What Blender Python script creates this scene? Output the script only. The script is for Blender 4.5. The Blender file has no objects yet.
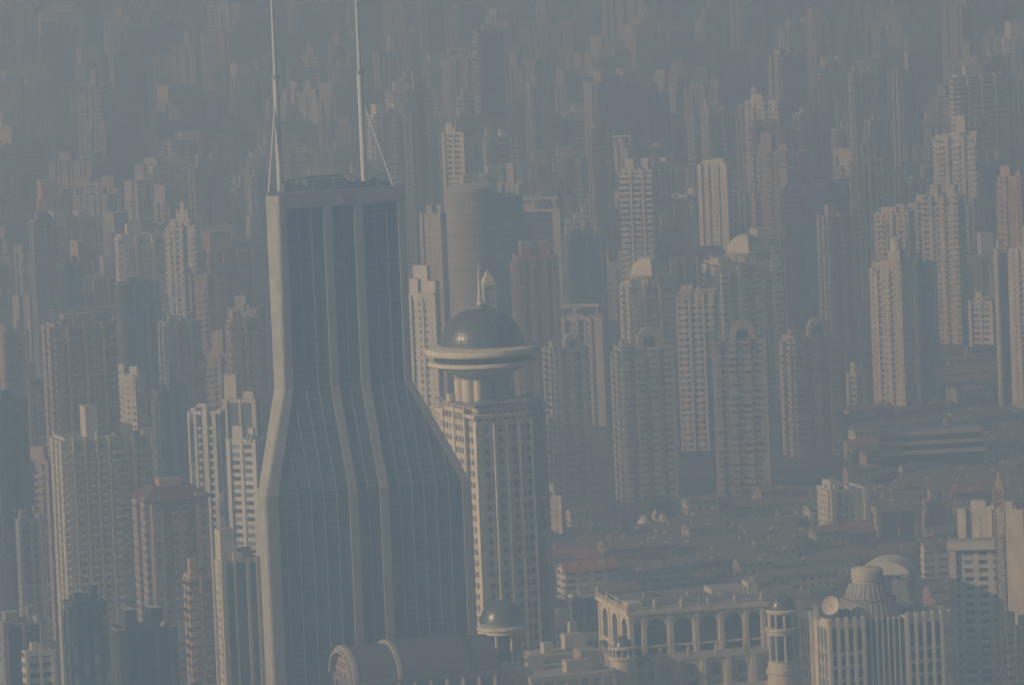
import bpy, math, random
from mathutils import Vector, Matrix
R = math.radians
random.seed(7)
scene = bpy.context.scene
COL = scene.collection

# ------------------------------------------------------------------ camera
W_PX, H_PX, FPX = 1024.0, 685.0, 7800.0
CAM_H, PITCH, ROLL = 470.0, R(6.27), R(2.4)
cam_d = bpy.data.cameras.new('camera')
cam_d.sensor_width = 36.0
cam_d.lens = 36.0 * FPX / W_PX
cam_d.clip_start = 1.0
cam_d.clip_end = 60000.0
cam = bpy.data.objects.new('camera', cam_d)
COL.objects.link(cam)
cam.matrix_world = Matrix.Translation((0, 0, CAM_H)) @ Matrix.Rotation(R(90) - PITCH, 4, 'X') @ Matrix.Rotation(-ROLL, 4, 'Z')
scene.camera = cam

# ------------------------------------------------------------------ world, sun, exposure
SUN = Vector((-0.845, -0.41, 0.43)).normalized()
world = bpy.data.worlds.new('World')
scene.world = world
world.use_nodes = True
wn = world.node_tree
sky = wn.nodes.new('ShaderNodeTexSky')
sky.sky_type = 'NISHITA'
sky.sun_disc = False
sky.sun_elevation = math.asin(SUN.z)
sky.sun_rotation = math.atan2(SUN.x, SUN.y)
sky.air_density = 1.0
sky.dust_density = 0.7
sky.ozone_density = 2.0
bg = wn.nodes['Background']
bg.inputs['Strength'].default_value = 0.09
wn.links.new(sky.outputs[0], bg.inputs['Color'])
sd = bpy.data.lights.new('sun', 'SUN')
sd.energy = 5.0
sd.angle = R(0.5)
sd.color = (1.0, 0.975, 0.82)
sun = bpy.data.objects.new('sun', sd)
COL.objects.link(sun)
sun.rotation_euler = SUN.to_track_quat('Z', 'Y').to_euler()
sun.location = (0, 0, 600)
scene.view_settings.view_transform = 'Standard'
scene.view_settings.look = 'None'
scene.view_settings.gamma = 1.0
scene.view_settings.exposure = -0.44
scene.cycles.volume_bounces = 1
scene.cycles.max_bounces = 5
scene.cycles.diffuse_bounces = 2
scene.cycles.glossy_bounces = 2
scene.cycles.caustics_reflective = False
scene.cycles.caustics_refractive = False
HAZE_DENSITY = 0.00056
HAZE_COLOR = (0.585, 0.785, 1.0)
HAZE_ABSORB = (1.0, 1.0, 1.0)
HAZE_G = 0.58

# ------------------------------------------------------------------ helpers
def ray(px, py):
    u, v = px - W_PX / 2, H_PX / 2 - py
    c, s = math.cos(ROLL), math.sin(ROLL)
    u0, v0 = u * c + v * s, -u * s + v * c
    dirc = Vector((u0 / FPX, v0 / FPX, -1.0))
    m = Matrix.Rotation(R(90) - PITCH, 3, 'X')
    return m @ dirc

def at(px, py, d):
    r = ray(px, py)
    return Vector((0, 0, CAM_H)) + r * (d / r.y)

def project(p):
    q = Matrix.Rotation(R(90) - PITCH, 3, 'X').transposed() @ (Vector(p) - Vector((0, 0, CAM_H)))
    u0, v0 = FPX * q.x / -q.z, FPX * q.y / -q.z
    c, s = math.cos(ROLL), math.sin(ROLL)
    return (u0 * c - v0 * s + W_PX / 2, H_PX / 2 - (u0 * s + v0 * c))

def depth_of_ground(px, py):
    r = ray(px, py)
    return r.y * (-CAM_H / r.z)

class MB:
    """collects faces with metre UVs for one mesh"""
    def __init__(self):
        self.v, self.f, self.m = [], [], []
    def face(self, idx, m=0):
        self.f.append(tuple(idx)); self.m.append(m)
    def add(self, pts):
        n = len(self.v)
        self.v += [tuple(p) for p in pts]
        return n
    def box(self, x0, x1, y0, y1, z0, z1, m=0, top=None):
        n = self.add([(x0,y0,z0),(x1,y0,z0),(x1,y1,z0),(x0,y1,z0),(x0,y0,z1),(x1,y0,z1),(x1,y1,z1),(x0,y1,z1)])
        for q in ((0,1,5,4),(1,2,6,5),(2,3,7,6),(3,0,4,7)):
            self.face([n+i for i in q], m)
        self.face([n+4,n+5,n+6,n+7], m if top is None else top)
        self.face([n+3,n+2,n+1,n], m)
        return self
    def prism(self, pts, z0, z1, m=0, top=None):
        k = len(pts)
        n = self.add([(p[0],p[1],z0) for p in pts] + [(p[0],p[1],z1) for p in pts])
        for i in range(k):
            j = (i+1) % k
            self.face([n+i,n+j,n+k+j,n+k+i], m)
        self.face([n+k+i for i in range(k)], m if top is None else top)
        self.face([n+i for i in reversed(range(k))], m)
        return self
    def loft(self, rings, m=0, caps=True):
        """rings: lists of equal length of 3D points"""
        k = len(rings[0]); ns = [self.add(r) for r in rings]
        for a, b in zip(ns, ns[1:]):
            for i in range(k):
                j = (i+1) % k
                self.face([a+i,a+j,b+j,b+i], m)
        if caps:
            self.face([ns[0]+i for i in reversed(range(k))], m)
            self.face([ns[-1]+i for i in range(k)], m)
        return self
    def lathe(self, prof, seg=28, c=(0,0), m=0, ph=0.0):
        """prof: (r, z) from bottom to top"""
        rings = []
        for r, z in prof:
            rings.append([(c[0]+max(r,.02)*math.cos(2*math.pi*i/seg+ph), c[1]+max(r,.02)*math.sin(2*math.pi*i/seg+ph), z) for i in range(seg)])
        return self.loft(rings, m)
    def extrude_y(self, poly, y0, y1, m=0):
        """poly: (x, z) outline counter-clockwise seen from -y"""
        k = len(poly)
        n = self.add([(p[0],y0,p[1]) for p in poly] + [(p[0],y1,p[1]) for p in poly])
        for i in range(k):
            j = (i+1) % k
            self.face([n+j,n+i,n+k+i,n+k+j], m)
        self.face([n+i for i in range(k)], m)
        self.face([n+k+i for i in reversed(range(k))], m)
        return self
    def bar(self, a, b, r, r2=None, seg=8, m=0):
        a, b = Vector(a), Vector(b)
        r2 = r if r2 is None else r2
        ax = (b-a).normalized()
        u = ax.orthogonal().normalized(); w = ax.cross(u)
        ring = lambda c, rr: [tuple(c + u*rr*math.cos(2*math.pi*i/seg) + w*rr*math.sin(2*math.pi*i/seg)) for i in range(seg)]
        return self.loft([ring(a, r), ring(b, r2)], m)
    def arch(self, cx, w, h, aw, spring, y0, y1, z0, n=10, m=0):
        """wall panel w x h with an arched opening of width aw whose arch springs at `spring` above z0"""
        r = aw/2
        prof_in = [(cx-r, z0)] + [(cx-r*math.cos(math.pi*i/n), z0+spring+r*math.sin(math.pi*i/n)) for i in range(n+1)] + [(cx+r, z0)]
        out = [(cx-w/2, z0)]
        for i in range(n+1):
            t = i/n
            ang = math.pi*t
            x = cx - w/2*math.cos(ang) if False else cx - w/2 + w*t
            zz = z0+h if 0 < i < n else z0+h
            out.append((x, zz))
        out.append((cx+w/2, z0))
        k = len(prof_in)
        a = self.add([(x,y0,z) for x,z in prof_in]); b = self.add([(x,y0,z) for x,z in out])
        c = self.add([(x,y1,z) for x,z in prof_in]); d = self.add([(x,y1,z) for x,z in out])
        for i in range(k-1):
            self.face([b+i,a+i,a+i+1,b+i+1][::-1], m)
            self.face([d+i,c+i,c+i+1,d+i+1], m)
            self.face([a+i,c+i,c+i+1,a+i+1][::-1], m)
            self.face([b+i,d+i,d+i+1,b+i+1], m)
        return self
    def build(self, name, mats, parent=None, smooth=False):
        me = bpy.data.meshes.new(name)
        me.from_pydata(self.v, [], self.f)
        if not isinstance(mats, (list, tuple)): mats = [mats]
        for mt in mats: me.materials.append(mt)
        me.polygons.foreach_set('material_index', [min(i, len(mats)-1) for i in self.m])
        me.update()
        uv = me.uv_layers.new(name='metres')
        for p in me.polygons:
            nrm = p.normal
            if abs(nrm.z) > 0.8: t, flat = Vector((1,0,0)), True
            else: t, flat = Vector((-nrm.y, nrm.x, 0)).normalized(), False
            for li in p.loop_indices:
                co = me.vertices[me.loops[li].vertex_index].co
                uv.data[li].uv = (co.x, co.y) if flat else (co.dot(t), co.z)
        if smooth:
            me.polygons.foreach_set('use_smooth', [True]*len(me.polygons))
            me.set_sharp_from_angle(angle=R(40))
        o = bpy.data.objects.new(name, me)
        COL.objects.link(o)
        if parent is not None: o.parent = parent
        return o

def thing(name, label, cat, loc=(0,0,0), rz=0.0, group=None):
    o = bpy.data.objects.new(name, None)
    o.empty_display_size = 5
    COL.objects.link(o)
    o.location = loc; o.rotation_euler = (0,0,rz)
    o['label'] = label; o['category'] = cat
    if group: o['group'] = group
    return o

def tag(o, label=None, cat=None, group=None, kind=None):
    for k, v in (('label', label), ('category', cat), ('group', group), ('kind', kind)):
        if v: o[k] = v
    return o

# ------------------------------------------------------------------ materials
def new_mat(name):
    m = bpy.data.materials.new(name); m.use_nodes = True
    return m, m.node_tree, m.node_tree.nodes['Principled BSDF']

def N(nt, typ, **kw):
    n = nt.nodes.new(typ)
    for k, v in kw.items(): setattr(n, k, v)
    return n

def M2(nt, op, a, b=None, c=None):
    n = nt.nodes.new('ShaderNodeMath'); n.operation = op
    for i, x in enumerate((a, b, c)):
        if x is None: continue
        if isinstance(x, (int, float)): n.inputs[i].default_value = x
        else: nt.links.new(x, n.inputs[i])
    return n.outputs[0]

def mixc(nt, fac, a, b, mode='MIX'):
    n = nt.nodes.new('ShaderNodeMix'); n.data_type = 'RGBA'; n.blend_type = mode
    for sock, x in ((n.inputs[0], fac), (n.inputs[6], a), (n.inputs[7], b)):
        if isinstance(x, (int, float)): sock.default_value = x
        elif isinstance(x, tuple): sock.default_value = (*x, 1.0)
        else: nt.links.new(x, sock)
    return n.outputs[2]

def weathered(nt, col, amount=0.25, scale=0.06):
    """uneven paint: object-space noise and a slight difference from building to building"""
    tc = N(nt, 'ShaderNodeTexCoord'); mp = N(nt, 'ShaderNodeMapping')
    mp.inputs['Scale'].default_value = (1, 1, 0.25)
    nt.links.new(tc.outputs['Object'], mp.inputs[0])
    no = N(nt, 'ShaderNodeTexNoise'); no.inputs['Scale'].default_value = scale * 4
    no.inputs['Detail'].default_value = 5; no.inputs['Roughness'].default_value = 0.7
    nt.links.new(mp.outputs[0], no.inputs[0])
    oi = N(nt, 'ShaderNodeObjectInfo')
    mr = N(nt, 'ShaderNodeMapRange')
    for k, v in zip((1,2,3,4), (0.3, 0.7, 1.0-amount, 1.0+amount*0.6)): mr.inputs[k].default_value = v
    nt.links.new(no.outputs[0], mr.inputs[0])
    c1 = mixc(nt, 1.0, col, (1,1,1), 'MULTIPLY')
    vm = N(nt, 'ShaderNodeVectorMath', operation='SCALE')
    nt.links.new(c1, vm.inputs[0]); nt.links.new(mr.outputs[0], vm.inputs['Scale'])
    return vm.outputs[0]

_plain = {}
def plain(name, col, rough=0.8, metal=0.0, amount=0.22, scale=0.06):
    if name in _plain: return _plain[name]
    m, nt, b = new_mat(name)
    nt.links.new(weathered(nt, col, amount, scale), b.inputs['Base Color'])
    b.inputs['Roughness'].default_value = rough; b.inputs['Metallic'].default_value = metal
    _plain[name] = m
    return m

_fac = {}
def facade(name, col, bw=3.4, fh=3.1, wx=0.5, wy=0.5, glass=(0.045,0.06,0.075), band=None, rough=0.25):
    """painted wall with rows of window glass, laid out in metres on each wall"""
    if name in _fac: return _fac[name]
    m, nt, b = new_mat(name)
    uv = N(nt, 'ShaderNodeUVMap'); uv.uv_map = 'metres'
    sp = N(nt, 'ShaderNodeSeparateXYZ'); nt.links.new(uv.outputs[0], sp.inputs[0])
    u = M2(nt, 'DIVIDE', sp.outputs[0], bw); v = M2(nt, 'DIVIDE', sp.outputs[1], fh)
    fu, fv = M2(nt, 'FRACT', u), M2(nt, 'FRACT', v)
    mu = M2(nt, 'COMPARE', fu, 0.5, wx/2) if wx < 1 else None
    mv = M2(nt, 'COMPARE', fv, 0.55, wy/2) if wy < 1 else None
    mask = mu if mv is None else (mv if mu is None else M2(nt, 'MULTIPLY', mu, mv))
    wall = weathered(nt, col, 0.3)
    cell = N(nt, 'ShaderNodeCombineXYZ')
    nt.links.new(M2(nt, 'FLOOR', u), cell.inputs[0]); nt.links.new(M2(nt, 'FLOOR', v), cell.inputs[1])
    wnz = N(nt, 'ShaderNodeTexWhiteNoise', noise_dimensions='3D')
    oi = N(nt, 'ShaderNodeObjectInfo')
    nt.links.new(M2(nt, 'MULTIPLY', oi.outputs['Random'], 91.0), cell.inputs[2])
    nt.links.new(cell.outputs[0], wnz.inputs[0])
    curtain = M2(nt, 'POWER', wnz.outputs[0], 5.0)
    gcol = mixc(nt, curtain, glass, tuple(min(1, g*5+0.05) for g in glass))
    colr = mixc(nt, mask if mask is not None else 0.0, wall, gcol)
    nt.links.new(colr, b.inputs['Base Color'])
    rg = M2(nt, 'MULTIPLY_ADD', mask, rough-0.8, 0.8)
    nt.links.new(rg, b.inputs['Roughness'])
    _fac[name] = m
    return m

PAL = {   # paint and tile colours; the dark one carries the lower left's deep shade
 'white': (0.62,0.60,0.53), 'cream': (0.54,0.49,0.37), 'beige': (0.41,0.365,0.28), 'grey': (0.29,0.29,0.28), 'pink': (0.37,0.275,0.22),
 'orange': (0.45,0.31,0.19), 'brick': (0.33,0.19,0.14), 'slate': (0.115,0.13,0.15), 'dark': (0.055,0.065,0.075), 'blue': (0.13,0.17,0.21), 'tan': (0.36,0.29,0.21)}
WORD = {'white':'white','cream':'cream','beige':'beige','grey':'grey','pink':'pinkish','orange':'orange tan','brick':'brick red','slate':'slate grey','dark':'dark','blue':'blue grey','tan':'tan'}
FACK = {  # bay width, floor height, window share across, window share up
 'grid': (3.4,3.1,0.50,0.52), 'wide': (5.2,3.1,0.62,0.50), 'small': (3.0,3.0,0.36,0.42), 'ribbon': (4.0,3.2,1.0,0.45), 'blank': (9.0,3.1,0.12,0.3), 'strip': (3.6,3.1,0.46,1.0), 'pair': (6.0,3.1,0.66,0.45)}
def fac(colname, kind):
    a = FACK[kind]
    return facade(WORD[colname].replace(' ','_') + '_facade_' + kind, PAL[colname], *a)
def paint(colname): return plain(WORD[colname].replace(' ','_') + '_paint', PAL[colname])
ROOF = plain('roof_felt', (0.20,0.20,0.20), 0.9, 0, 0.4, 0.1)
ROOF_PALE = plain('pale_roof_slab', (0.36,0.35,0.33), 0.9, 0, 0.3, 0.1)
TILE_RED = plain('red_roof_tile', (0.36,0.125,0.075), 0.85, 0, 0.35, 0.3)
TILE_GREY = plain('grey_roof_tile', (0.165,0.16,0.15), 0.85, 0, 0.35, 0.3)
TILE_BROWN = plain('brown_roof_tile', (0.19,0.145,0.11), 0.85, 0, 0.35, 0.3)
GLASS_DARK = plain('dark_window_glass', (0.04,0.055,0.07), 0.15, 0, 0.3, 0.1)
STEEL = plain('painted_steel', (0.55,0.54,0.51), 0.5, 0.0, 0.1)
STONE = plain('cream_stone', (0.70,0.63,0.48), 0.8, 0, 0.32, 0.12)
RED_STEEL = plain('orange_red_steel', (0.46,0.31,0.16), 0.6, 0, 0.2)
COPPER = plain('green_dome_metal', (0.12,0.135,0.13), 0.34, 0.3, 0.25, 0.15)

# ------------------------------------------------------------------ ground
gm, gnt, gb = new_mat('city_ground')
tc = N(gnt, 'ShaderNodeTexCoord')
n1 = N(gnt, 'ShaderNodeTexNoise'); n1.inputs['Scale'].default_value = 0.02; n1.inputs['Detail'].default_value = 8
gnt.links.new(tc.outputs['Object'], n1.inputs[0])
vr = N(gnt, 'ShaderNodeTexVoronoi'); vr.inputs['Scale'].default_value = 0.06
gnt.links.new(tc.outputs['Object'], vr.inputs[0])
c1 = mixc(gnt, n1.outputs[0], (0.035,0.042,0.032), (0.11,0.105,0.095))
c2 = mixc(gnt, 0.35, c1, vr.outputs['Color'], 'OVERLAY')
gnt.links.new(mixc(gnt, 0.6, c2, c1), gb.inputs['Base Color'])
gb.inputs['Roughness'].default_value = 0.95
g = MB(); n = g.add([(-5500,-800,0),(5500,-800,0),(5500,15000,0),(-5500,15000,0)]); g.face([n,n+1,n+2,n+3])
tag(g.build('ground', gm), kind='structure')
rm = plain('road_asphalt', (0.05,0.05,0.052), 0.9, 0, 0.3, 0.1)

# ------------------------------------------------------------------ generic high-rise
TH = R(17.0)
occ = []      # (pxl, pxr, ytop, ybase, d, name) of what has been placed
PLACED = []   # (x, y, radius) footprints

def comb(x0, x1, yf, yb, z0, floors, fh, slab=1.15, proj=1.3):
    """one stack of balconies: a continuous stepped profile"""
    m = MB()
    prof = []
    for k in range(floors):
        z = z0 + k*fh
        prof += [(yb, z), (yf-proj, z), (yf-proj, z+slab), (yb, z+slab)]
    prof2 = [(y, z) for y, z in prof]
    a = m.add([(x0,y,z) for y,z in prof2]); b = m.add([(x1,y,z) for y,z in prof2])
    k = len(prof2)
    for i in range(k-1):
        m.face([a+i+1, a+i, b+i, b+i+1][::-1], 1 if (i % 4 == 3) else 0)
    for j in range(0, k, 4):
        m.face([a+j, a+j+3, a+j+2, a+j+1][::-1]); m.face([b+j, b+j+1, b+j+2, b+j+3][::-1])
    return m

def turn_left(mb):
    """rotate a piece made for the front (-y) so that it sits on the left (-x) side"""
    mb.v = [(y, -x, z) for x, y, z in mb.v]
    return mb

def roof_boxes(root, W, D, H, mat, spec):
    """spec: list of (cx, cy, w, d, h) as shares of the roof, heights in metres"""
    for (cx, cy, w, d, h) in spec:
        b = MB().box(cx*W-w*W/2, cx*W+w*W/2, cy*D-d*D/2, cy*D+d*D/2, H-0.3, H+h, 0, 1)
        b.build('lift_house', [mat, ROOF_PALE], root)

def tower(label, pxl, pxr, ytop, d, col='cream', kind='grid', style='ribs', ratio=0.8, th=None, nb=3, ns=2, roof='boxes', name='apartment_tower',
          cat='tower', group=None, bcol=None, detail=1, ybase=None, seed=None):
    rnd = random.Random(seed if seed is not None else int(pxl*31+ytop*17+d))
    th = TH if th is None else R(th)
    if th < R(-15): ratio = min(ratio, 0.5)
    P = at((pxl+pxr)/2, ytop, d)
    wm = (pxr-pxl)*d/FPX
    W = wm/(math.cos(th)+ratio*math.sin(abs(th))); D = W*ratio
    H = P.z
    root = thing(name, label, cat, (P.x, d + D*0.5*math.cos(th), 0), th, group)
    fh = 3.1
    fm, pm = fac(col, kind), paint(col)
    bm_ = fm if bcol is None else fac(bcol, kind)
    bp = pm if bcol is None else paint(bcol)
    proj = min(2.2, W*0.07)
    MB().box(-W/2+proj, W/2-proj, -D/2+proj, D/2-proj, 0, H, 0, 1).build('wall', [fm, ROOF], root)
    floors = int(H/fh)
    vis = min(floors, 38 if detail else 0)
    z0 = H - vis*fh
    if style == 'ribs':
        step = W/nb
        for i in range(nb):
            c = -W/2 + step*(i+0.5); w = step*rnd.uniform(0.5,0.62)
            hh = H + (rnd.choice((-3.1,0,1.2,2.0)) if nb > 2 else 0.8)
            MB().box(c-w/2, c+w/2, -D/2, -D/2+proj+0.5, 0, hh, 0, 1).build('bay', [bm_, ROOF_PALE], root)
            if detail > 0 and i < nb-1:
                g0, g1 = c+w/2+0.05, c+step-w/2
                if g1-g0 > 1.5: comb(g0+0.1, g1-0.3, -D/2+proj, -D/2+proj+0.3, z0, vis-1, fh, proj=proj*0.7).build('balcony_stack', [bp, pm], root)
        stp = D/ns
        for i in range(ns):
            c = -D/2 + stp*(i+0.5); w = stp*0.55
            m = MB().box(-c-w/2, -c+w/2, -W/2, -W/2+proj+0.5, 0, H+rnd.choice((-2,0,1)), 0, 1)
            turn_left(m).build('bay', [bm_, ROOF_PALE], root)
    elif style == 'bal':
        step = W/nb
        for i in range(nb):
            c = -W/2 + step*(i+0.5); w = step*0.5
            if detail > 0: comb(c-w/2, c+w/2, -D/2+proj, -D/2+proj+0.3, z0, vis-1, fh, proj=proj*0.9).build('balcony_stack', [bp, pm], root)
            else: MB().box(c-w/2, c+w/2, -D/2, -D/2+proj+0.5, 0, H, 0, 1).build('bay', [bm_, ROOF_PALE], root)
            if i < nb-1:
                MB().box(c+step/2-step*0.09, c+step/2+step*0.09, -D/2+0.2, -D/2+proj+0.4, 0, H+1.0, 0, 1).build('pier', [bp, ROOF_PALE], root)
        stp = D/ns
        for i in range(ns):
            c = -D/2 + stp*(i+0.5); w = stp*0.55
            turn_left(MB().box(-c-w/2, -c+w/2, -W/2, -W/2+proj+0.5, 0, H, 0, 1)).build('bay', [bm_, ROOF_PALE], root)
    elif style == 'flat':
        for s in (-1, 1):
            MB().box(s*(W/2-proj)-proj*0.9, s*(W/2-proj)+proj*0.9, -D/2, -D/2+proj*1.6, 0, H+1.2, 0, 1).build('pier', [bp, ROOF_PALE], root)
        for i in range(1, nb):
            c = -W/2+W*i/nb
            MB().box(c-0.55, c+0.55, -D/2+0.4, -D/2+proj+0.4, 0, H+0.8, 0, 1).build('pier', [bp, ROOF_PALE], root)
        turn_left(MB().box(-D*0.3, D*0.3, -W/2, -W/2+proj+0.4, 0, H+0.6, 0, 1)).build('bay', [bm_, ROOF_PALE], root)
    # parapet
    t = 0.5
    pr = MB()
    a = [(-W/2+proj-.2,-D/2+proj-.2),(W/2-proj+.2,-D/2+proj-.2),(W/2-proj+.2,D/2-proj+.2),(-W/2+proj-.2,D/2-proj+.2)]
    b = [(x*(1-2*t/W), y*(1-2*t/D)) for x, y in a]
    pr.loft([[(*p,H-.5) for p in b],[(*p,H-.5) for p in a],[(*p,H+1.1) for p in a],[(*p,H+1.1) for p in b],[(*p,H-.4) for p in b]], caps=False)
    if detail > 0: pr.build('parapet', bp, root)
    if roof == 'boxes':
        spec = [(rnd.uniform(-.25,-.1), rnd.uniform(-.1,.2), rnd.uniform(.2,.34), rnd.uniform(.3,.5), rnd.uniform(3.5,7))]
        if rnd.random() < .6: spec.append((rnd.uniform(.15,.28), rnd.uniform(-.1,.2), rnd.uniform(.14,.24), rnd.uniform(.2,.4), rnd.uniform(2.5,6)))
        if rnd.random() < .3 and detail > 0: spec.append((0.05, -.25, .12, .2, rnd.uniform(2,4)))
        roof_boxes(root, W, D, H, bp, spec)
    elif roof == 'steps':
        roof_boxes(root, W, D, H, bm_, [(0,0,.62,.62,4.5),(0.02,0,.36,.4,9.5),(0.0,0,.14,.16,14)])
    elif roof == 'hip':
        e = 0.8
        hip = MB()
        zt = H + 4.2
        n = hip.add([(-W/2-e,-D/2-e,H),(W/2+e,-D/2-e,H),(W/2+e,D/2+e,H),(-W/2-e,D/2+e,H),(-W*.28,-D*.18,zt),(W*.28,-D*.18,zt),(W*.28,D*.18,zt),(-W*.28,D*.18,zt)])
        for q in ((0,1,5,4),(1,2,6,5),(2,3,7,6),(3,0,4,7),(4,5,6,7),(3,2,1,0)): hip.face([n+i for i in q])
        hip.build('hip_roof', plain('dark_red_tile', (0.13,0.06,0.05), .85, 0, .3), root)
        MB().box(-W*.2, W*.14, -D*.12, D*.12, H+3.9, H+6.8, 0, 1).build('lift_house', [paint('orange'), ROOF], root)
    elif roof == 'arch':
        aw = W*0.40; cx = 0.06*W; ro, ri, hp = aw*.5, aw*.27, aw*.42; k = 14
        yo = -D/2+proj
        po = [(cx-ro*math.cos(math.pi*i/k), H+hp+ro*math.sin(math.pi*i/k)) for i in range(k+1)]
        pi_ = [(cx-ri*math.cos(math.pi*i/k), H+hp*.8+ri*math.sin(math.pi*i/k)) for i in range(k+1)]
        po = [(cx-ro, H-.3)]+po+[(cx+ro, H-.3)]; pi_ = [(cx-ri, H-.3)]+pi_+[(cx+ri, H-.3)]
        m = MB(); q = len(po)
        a0 = m.add([(x,yo-.6,z) for x,z in po]); b0 = m.add([(x,yo-.6,z) for x,z in pi_]); a1 = m.add([(x,yo+3.2,z) for x,z in po]); b1 = m.add([(x,yo+3.2,z) for x,z in pi_])
        for t in range(q-1):
            m.face([a0+t,a0+t+1,b0+t+1,b0+t]); m.face([a1+t+1,a1+t,b1+t,b1+t+1]); m.face([a0+t+1,a0+t,a1+t,a1+t+1]); m.face([b0+t,b0+t+1,b1+t+1,b1+t])
        m.build('arch_crown', bp, root)
        MB().box(cx-ri+.1, cx+ri-.1, yo+2.2, yo+3.0, H-.3, H+hp*.8+ri*.6).build('arch_hole_shade', GLASS_DARK, root)  # dark sheet behind the opening, painted as the shade of the hole
        roof_boxes(root, W, D, H, bp, [(-.3, .1, .12, .3, 3.5), (.33, .15, .14, .3, 2.5)])
    elif roof == 'dome':
        r = 19.0*d/FPX
        c = (0.06*W, 0)
        MB().lathe([(r*.98,H-.2),(r*.98,H+4.2),(r*1.08,H+4.3),(r*1.08,H+5.1),(r*.9,H+5.2)], 24, c).build('drum', bp, root)
        for i in range(12):
            a_ = 2*math.pi*i/12+.13
            if math.sin(a_) < .5: MB().bar((c[0]+r*1.03*math.cos(a_), r*1.03*math.sin(a_), H), (c[0]+r*1.03*math.cos(a_), r*1.03*math.sin(a_), H+4.3), .4, seg=6).build('column', bp, root)
        pf = [(r*math.cos(R(x)), H+5.15+r*.92*math.sin(R(x))) for x in range(0, 91, 10)]
        MB().lathe(pf, 4, c, 0, R(-107)+R(8)).build('dome', paint('white' if bcol is None else bcol), root, True)
        roof_boxes(root, W, D, H, bp, [(-.36, -.1, .16, .4, 3.2), (.4, -.1, .12, .4, 3.2)])
    elif roof == 'frame':
        for s in (-.42, -.14, .14, .42):
            MB().box(s*W-.6, s*W+.6, -D/2+proj, -D/2+proj+1.2, H, H+6).build('post', bp, root)
        MB().box(-W/2+proj*.6, W/2-proj*.6, -D/2+proj-.3, -D/2+proj+1.6, H+6, H+7.6).build('roof_beam', bp, root)
        roof_boxes(root, W, D, H, bp, [(0, .1, .5, .4, 4.5)])
    elif roof == 'panel':
        roof_boxes(root, W, D, H, bp, [(-.28, 0, .36, .7, 11), (.2, .1, .3, .4, 4)])
    elif roof == 'tall':
        roof_boxes(root, W, D, H, bp, [(.08, 0, .2, .4, 12), (.3, .1, .2, .3, 3)])
    elif roof == 'pediment':
        k = 10
        poly = [(W*.42*math.cos(math.pi*i/k), H+1+W*.14*math.sin(math.pi*i/k)) for i in range(k+1)]
        MB().extrude_y(poly, -D/2+proj-.1, -D/2+proj+2.5).build('pediment', bp, root)
        roof_boxes(root, W, D, H, bp, [(.1, .2, .4, .4, 4)])
    elif roof == 'stack':
        roof_boxes(root, W, D, H, bp, [(-.03, 0, .88, .8, 2.0), (-.3, 0, .3, .7, 8.0), (.05, .1, .76, .5, 7.0), (-.12, .1, .5, .4, 13.5)])
    elif roof == 'twin':
        roof_boxes(root, W, D, H, bp, [(-.22, 0, .2, .5, 7), (.2, 0, .2, .5, 7)])
    if detail > 0 and roof not in ('none','hip') and d < 4500:
        for k in range(rnd.randint(1, 3)):
            x, y, w = rnd.uniform(-.38,.38)*W, rnd.uniform(-.36,.1)*D, rnd.uniform(.7,1.7)
            if rnd.random() < .5: MB().box(x-w, x+w, y-w*.7, y+w*.7, H-.2, H+rnd.uniform(1.4,3.2)).build('roof_unit', bp, root)
            else: MB().lathe([(w,H-.2),(w,H+rnd.uniform(1.6,2.6)),(.2,H+3.0)], 10, (x,y)).build('water_tank', paint('grey'), root)
    occ.append((pxl, pxr, ytop, ybase if ybase else 685, d, label))
    PLACED.append((P.x, d + D/2, max(W, D)*0.52))
    root['_d'] = d
    return root, W, D, H

# ------------------------------------------------------------------ twin-mast glass tower
def curtain_wall(name, base, line, du, dv, lu, lv, rough=0.2, var=1.0):
    m, nt, b = new_mat(name)
    uv = N(nt, 'ShaderNodeUVMap'); uv.uv_map = 'metres'
    sp = N(nt, 'ShaderNodeSeparateXYZ'); nt.links.new(uv.outputs[0], sp.inputs[0])
    u = M2(nt, 'DIVIDE', sp.outputs[0], du); v = M2(nt, 'DIVIDE', sp.outputs[1], dv)
    lu_ = M2(nt, 'LESS_THAN', M2(nt, 'FRACT', u), lu/du); lv_ = M2(nt, 'LESS_THAN', M2(nt, 'FRACT', v), lv/dv)
    ln = M2(nt, 'MAXIMUM', lu_, lv_)
    cell = N(nt, 'ShaderNodeCombineXYZ')
    nt.links.new(M2(nt, 'FLOOR', u), cell.inputs[0]); nt.links.new(M2(nt, 'FLOOR', v), cell.inputs[1])
    wnz = N(nt, 'ShaderNodeTexWhiteNoise', noise_dimensions='2D'); nt.links.new(cell.outputs[0], wnz.inputs[0])
    no = N(nt, 'ShaderNodeTexNoise'); no.inputs['Scale'].default_value = 0.05; no.inputs['Detail'].default_value = 4
    tc = N(nt, 'ShaderNodeTexCoord'); nt.links.new(tc.outputs['Object'], no.inputs[0])
    f = M2(nt, 'MULTIPLY_ADD', M2(nt, 'POWER', wnz.outputs[0], 3.0), 0.9*var, M2(nt, 'MULTIPLY_ADD', no.outputs[0], 1.6*var, -.45*var))
    c = mixc(nt, f, tuple(x*0.65 for x in base), tuple(x*1.9 for x in base))  # on glass, broad patches put neighbours' reflections into the colour
    nt.links.new(mixc(nt, ln, c, line), b.inputs['Base Color'])
    nt.links.new(M2(nt, 'MULTIPLY_ADD', ln, 0.4, rough), b.inputs['Roughness'])
    return m

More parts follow.
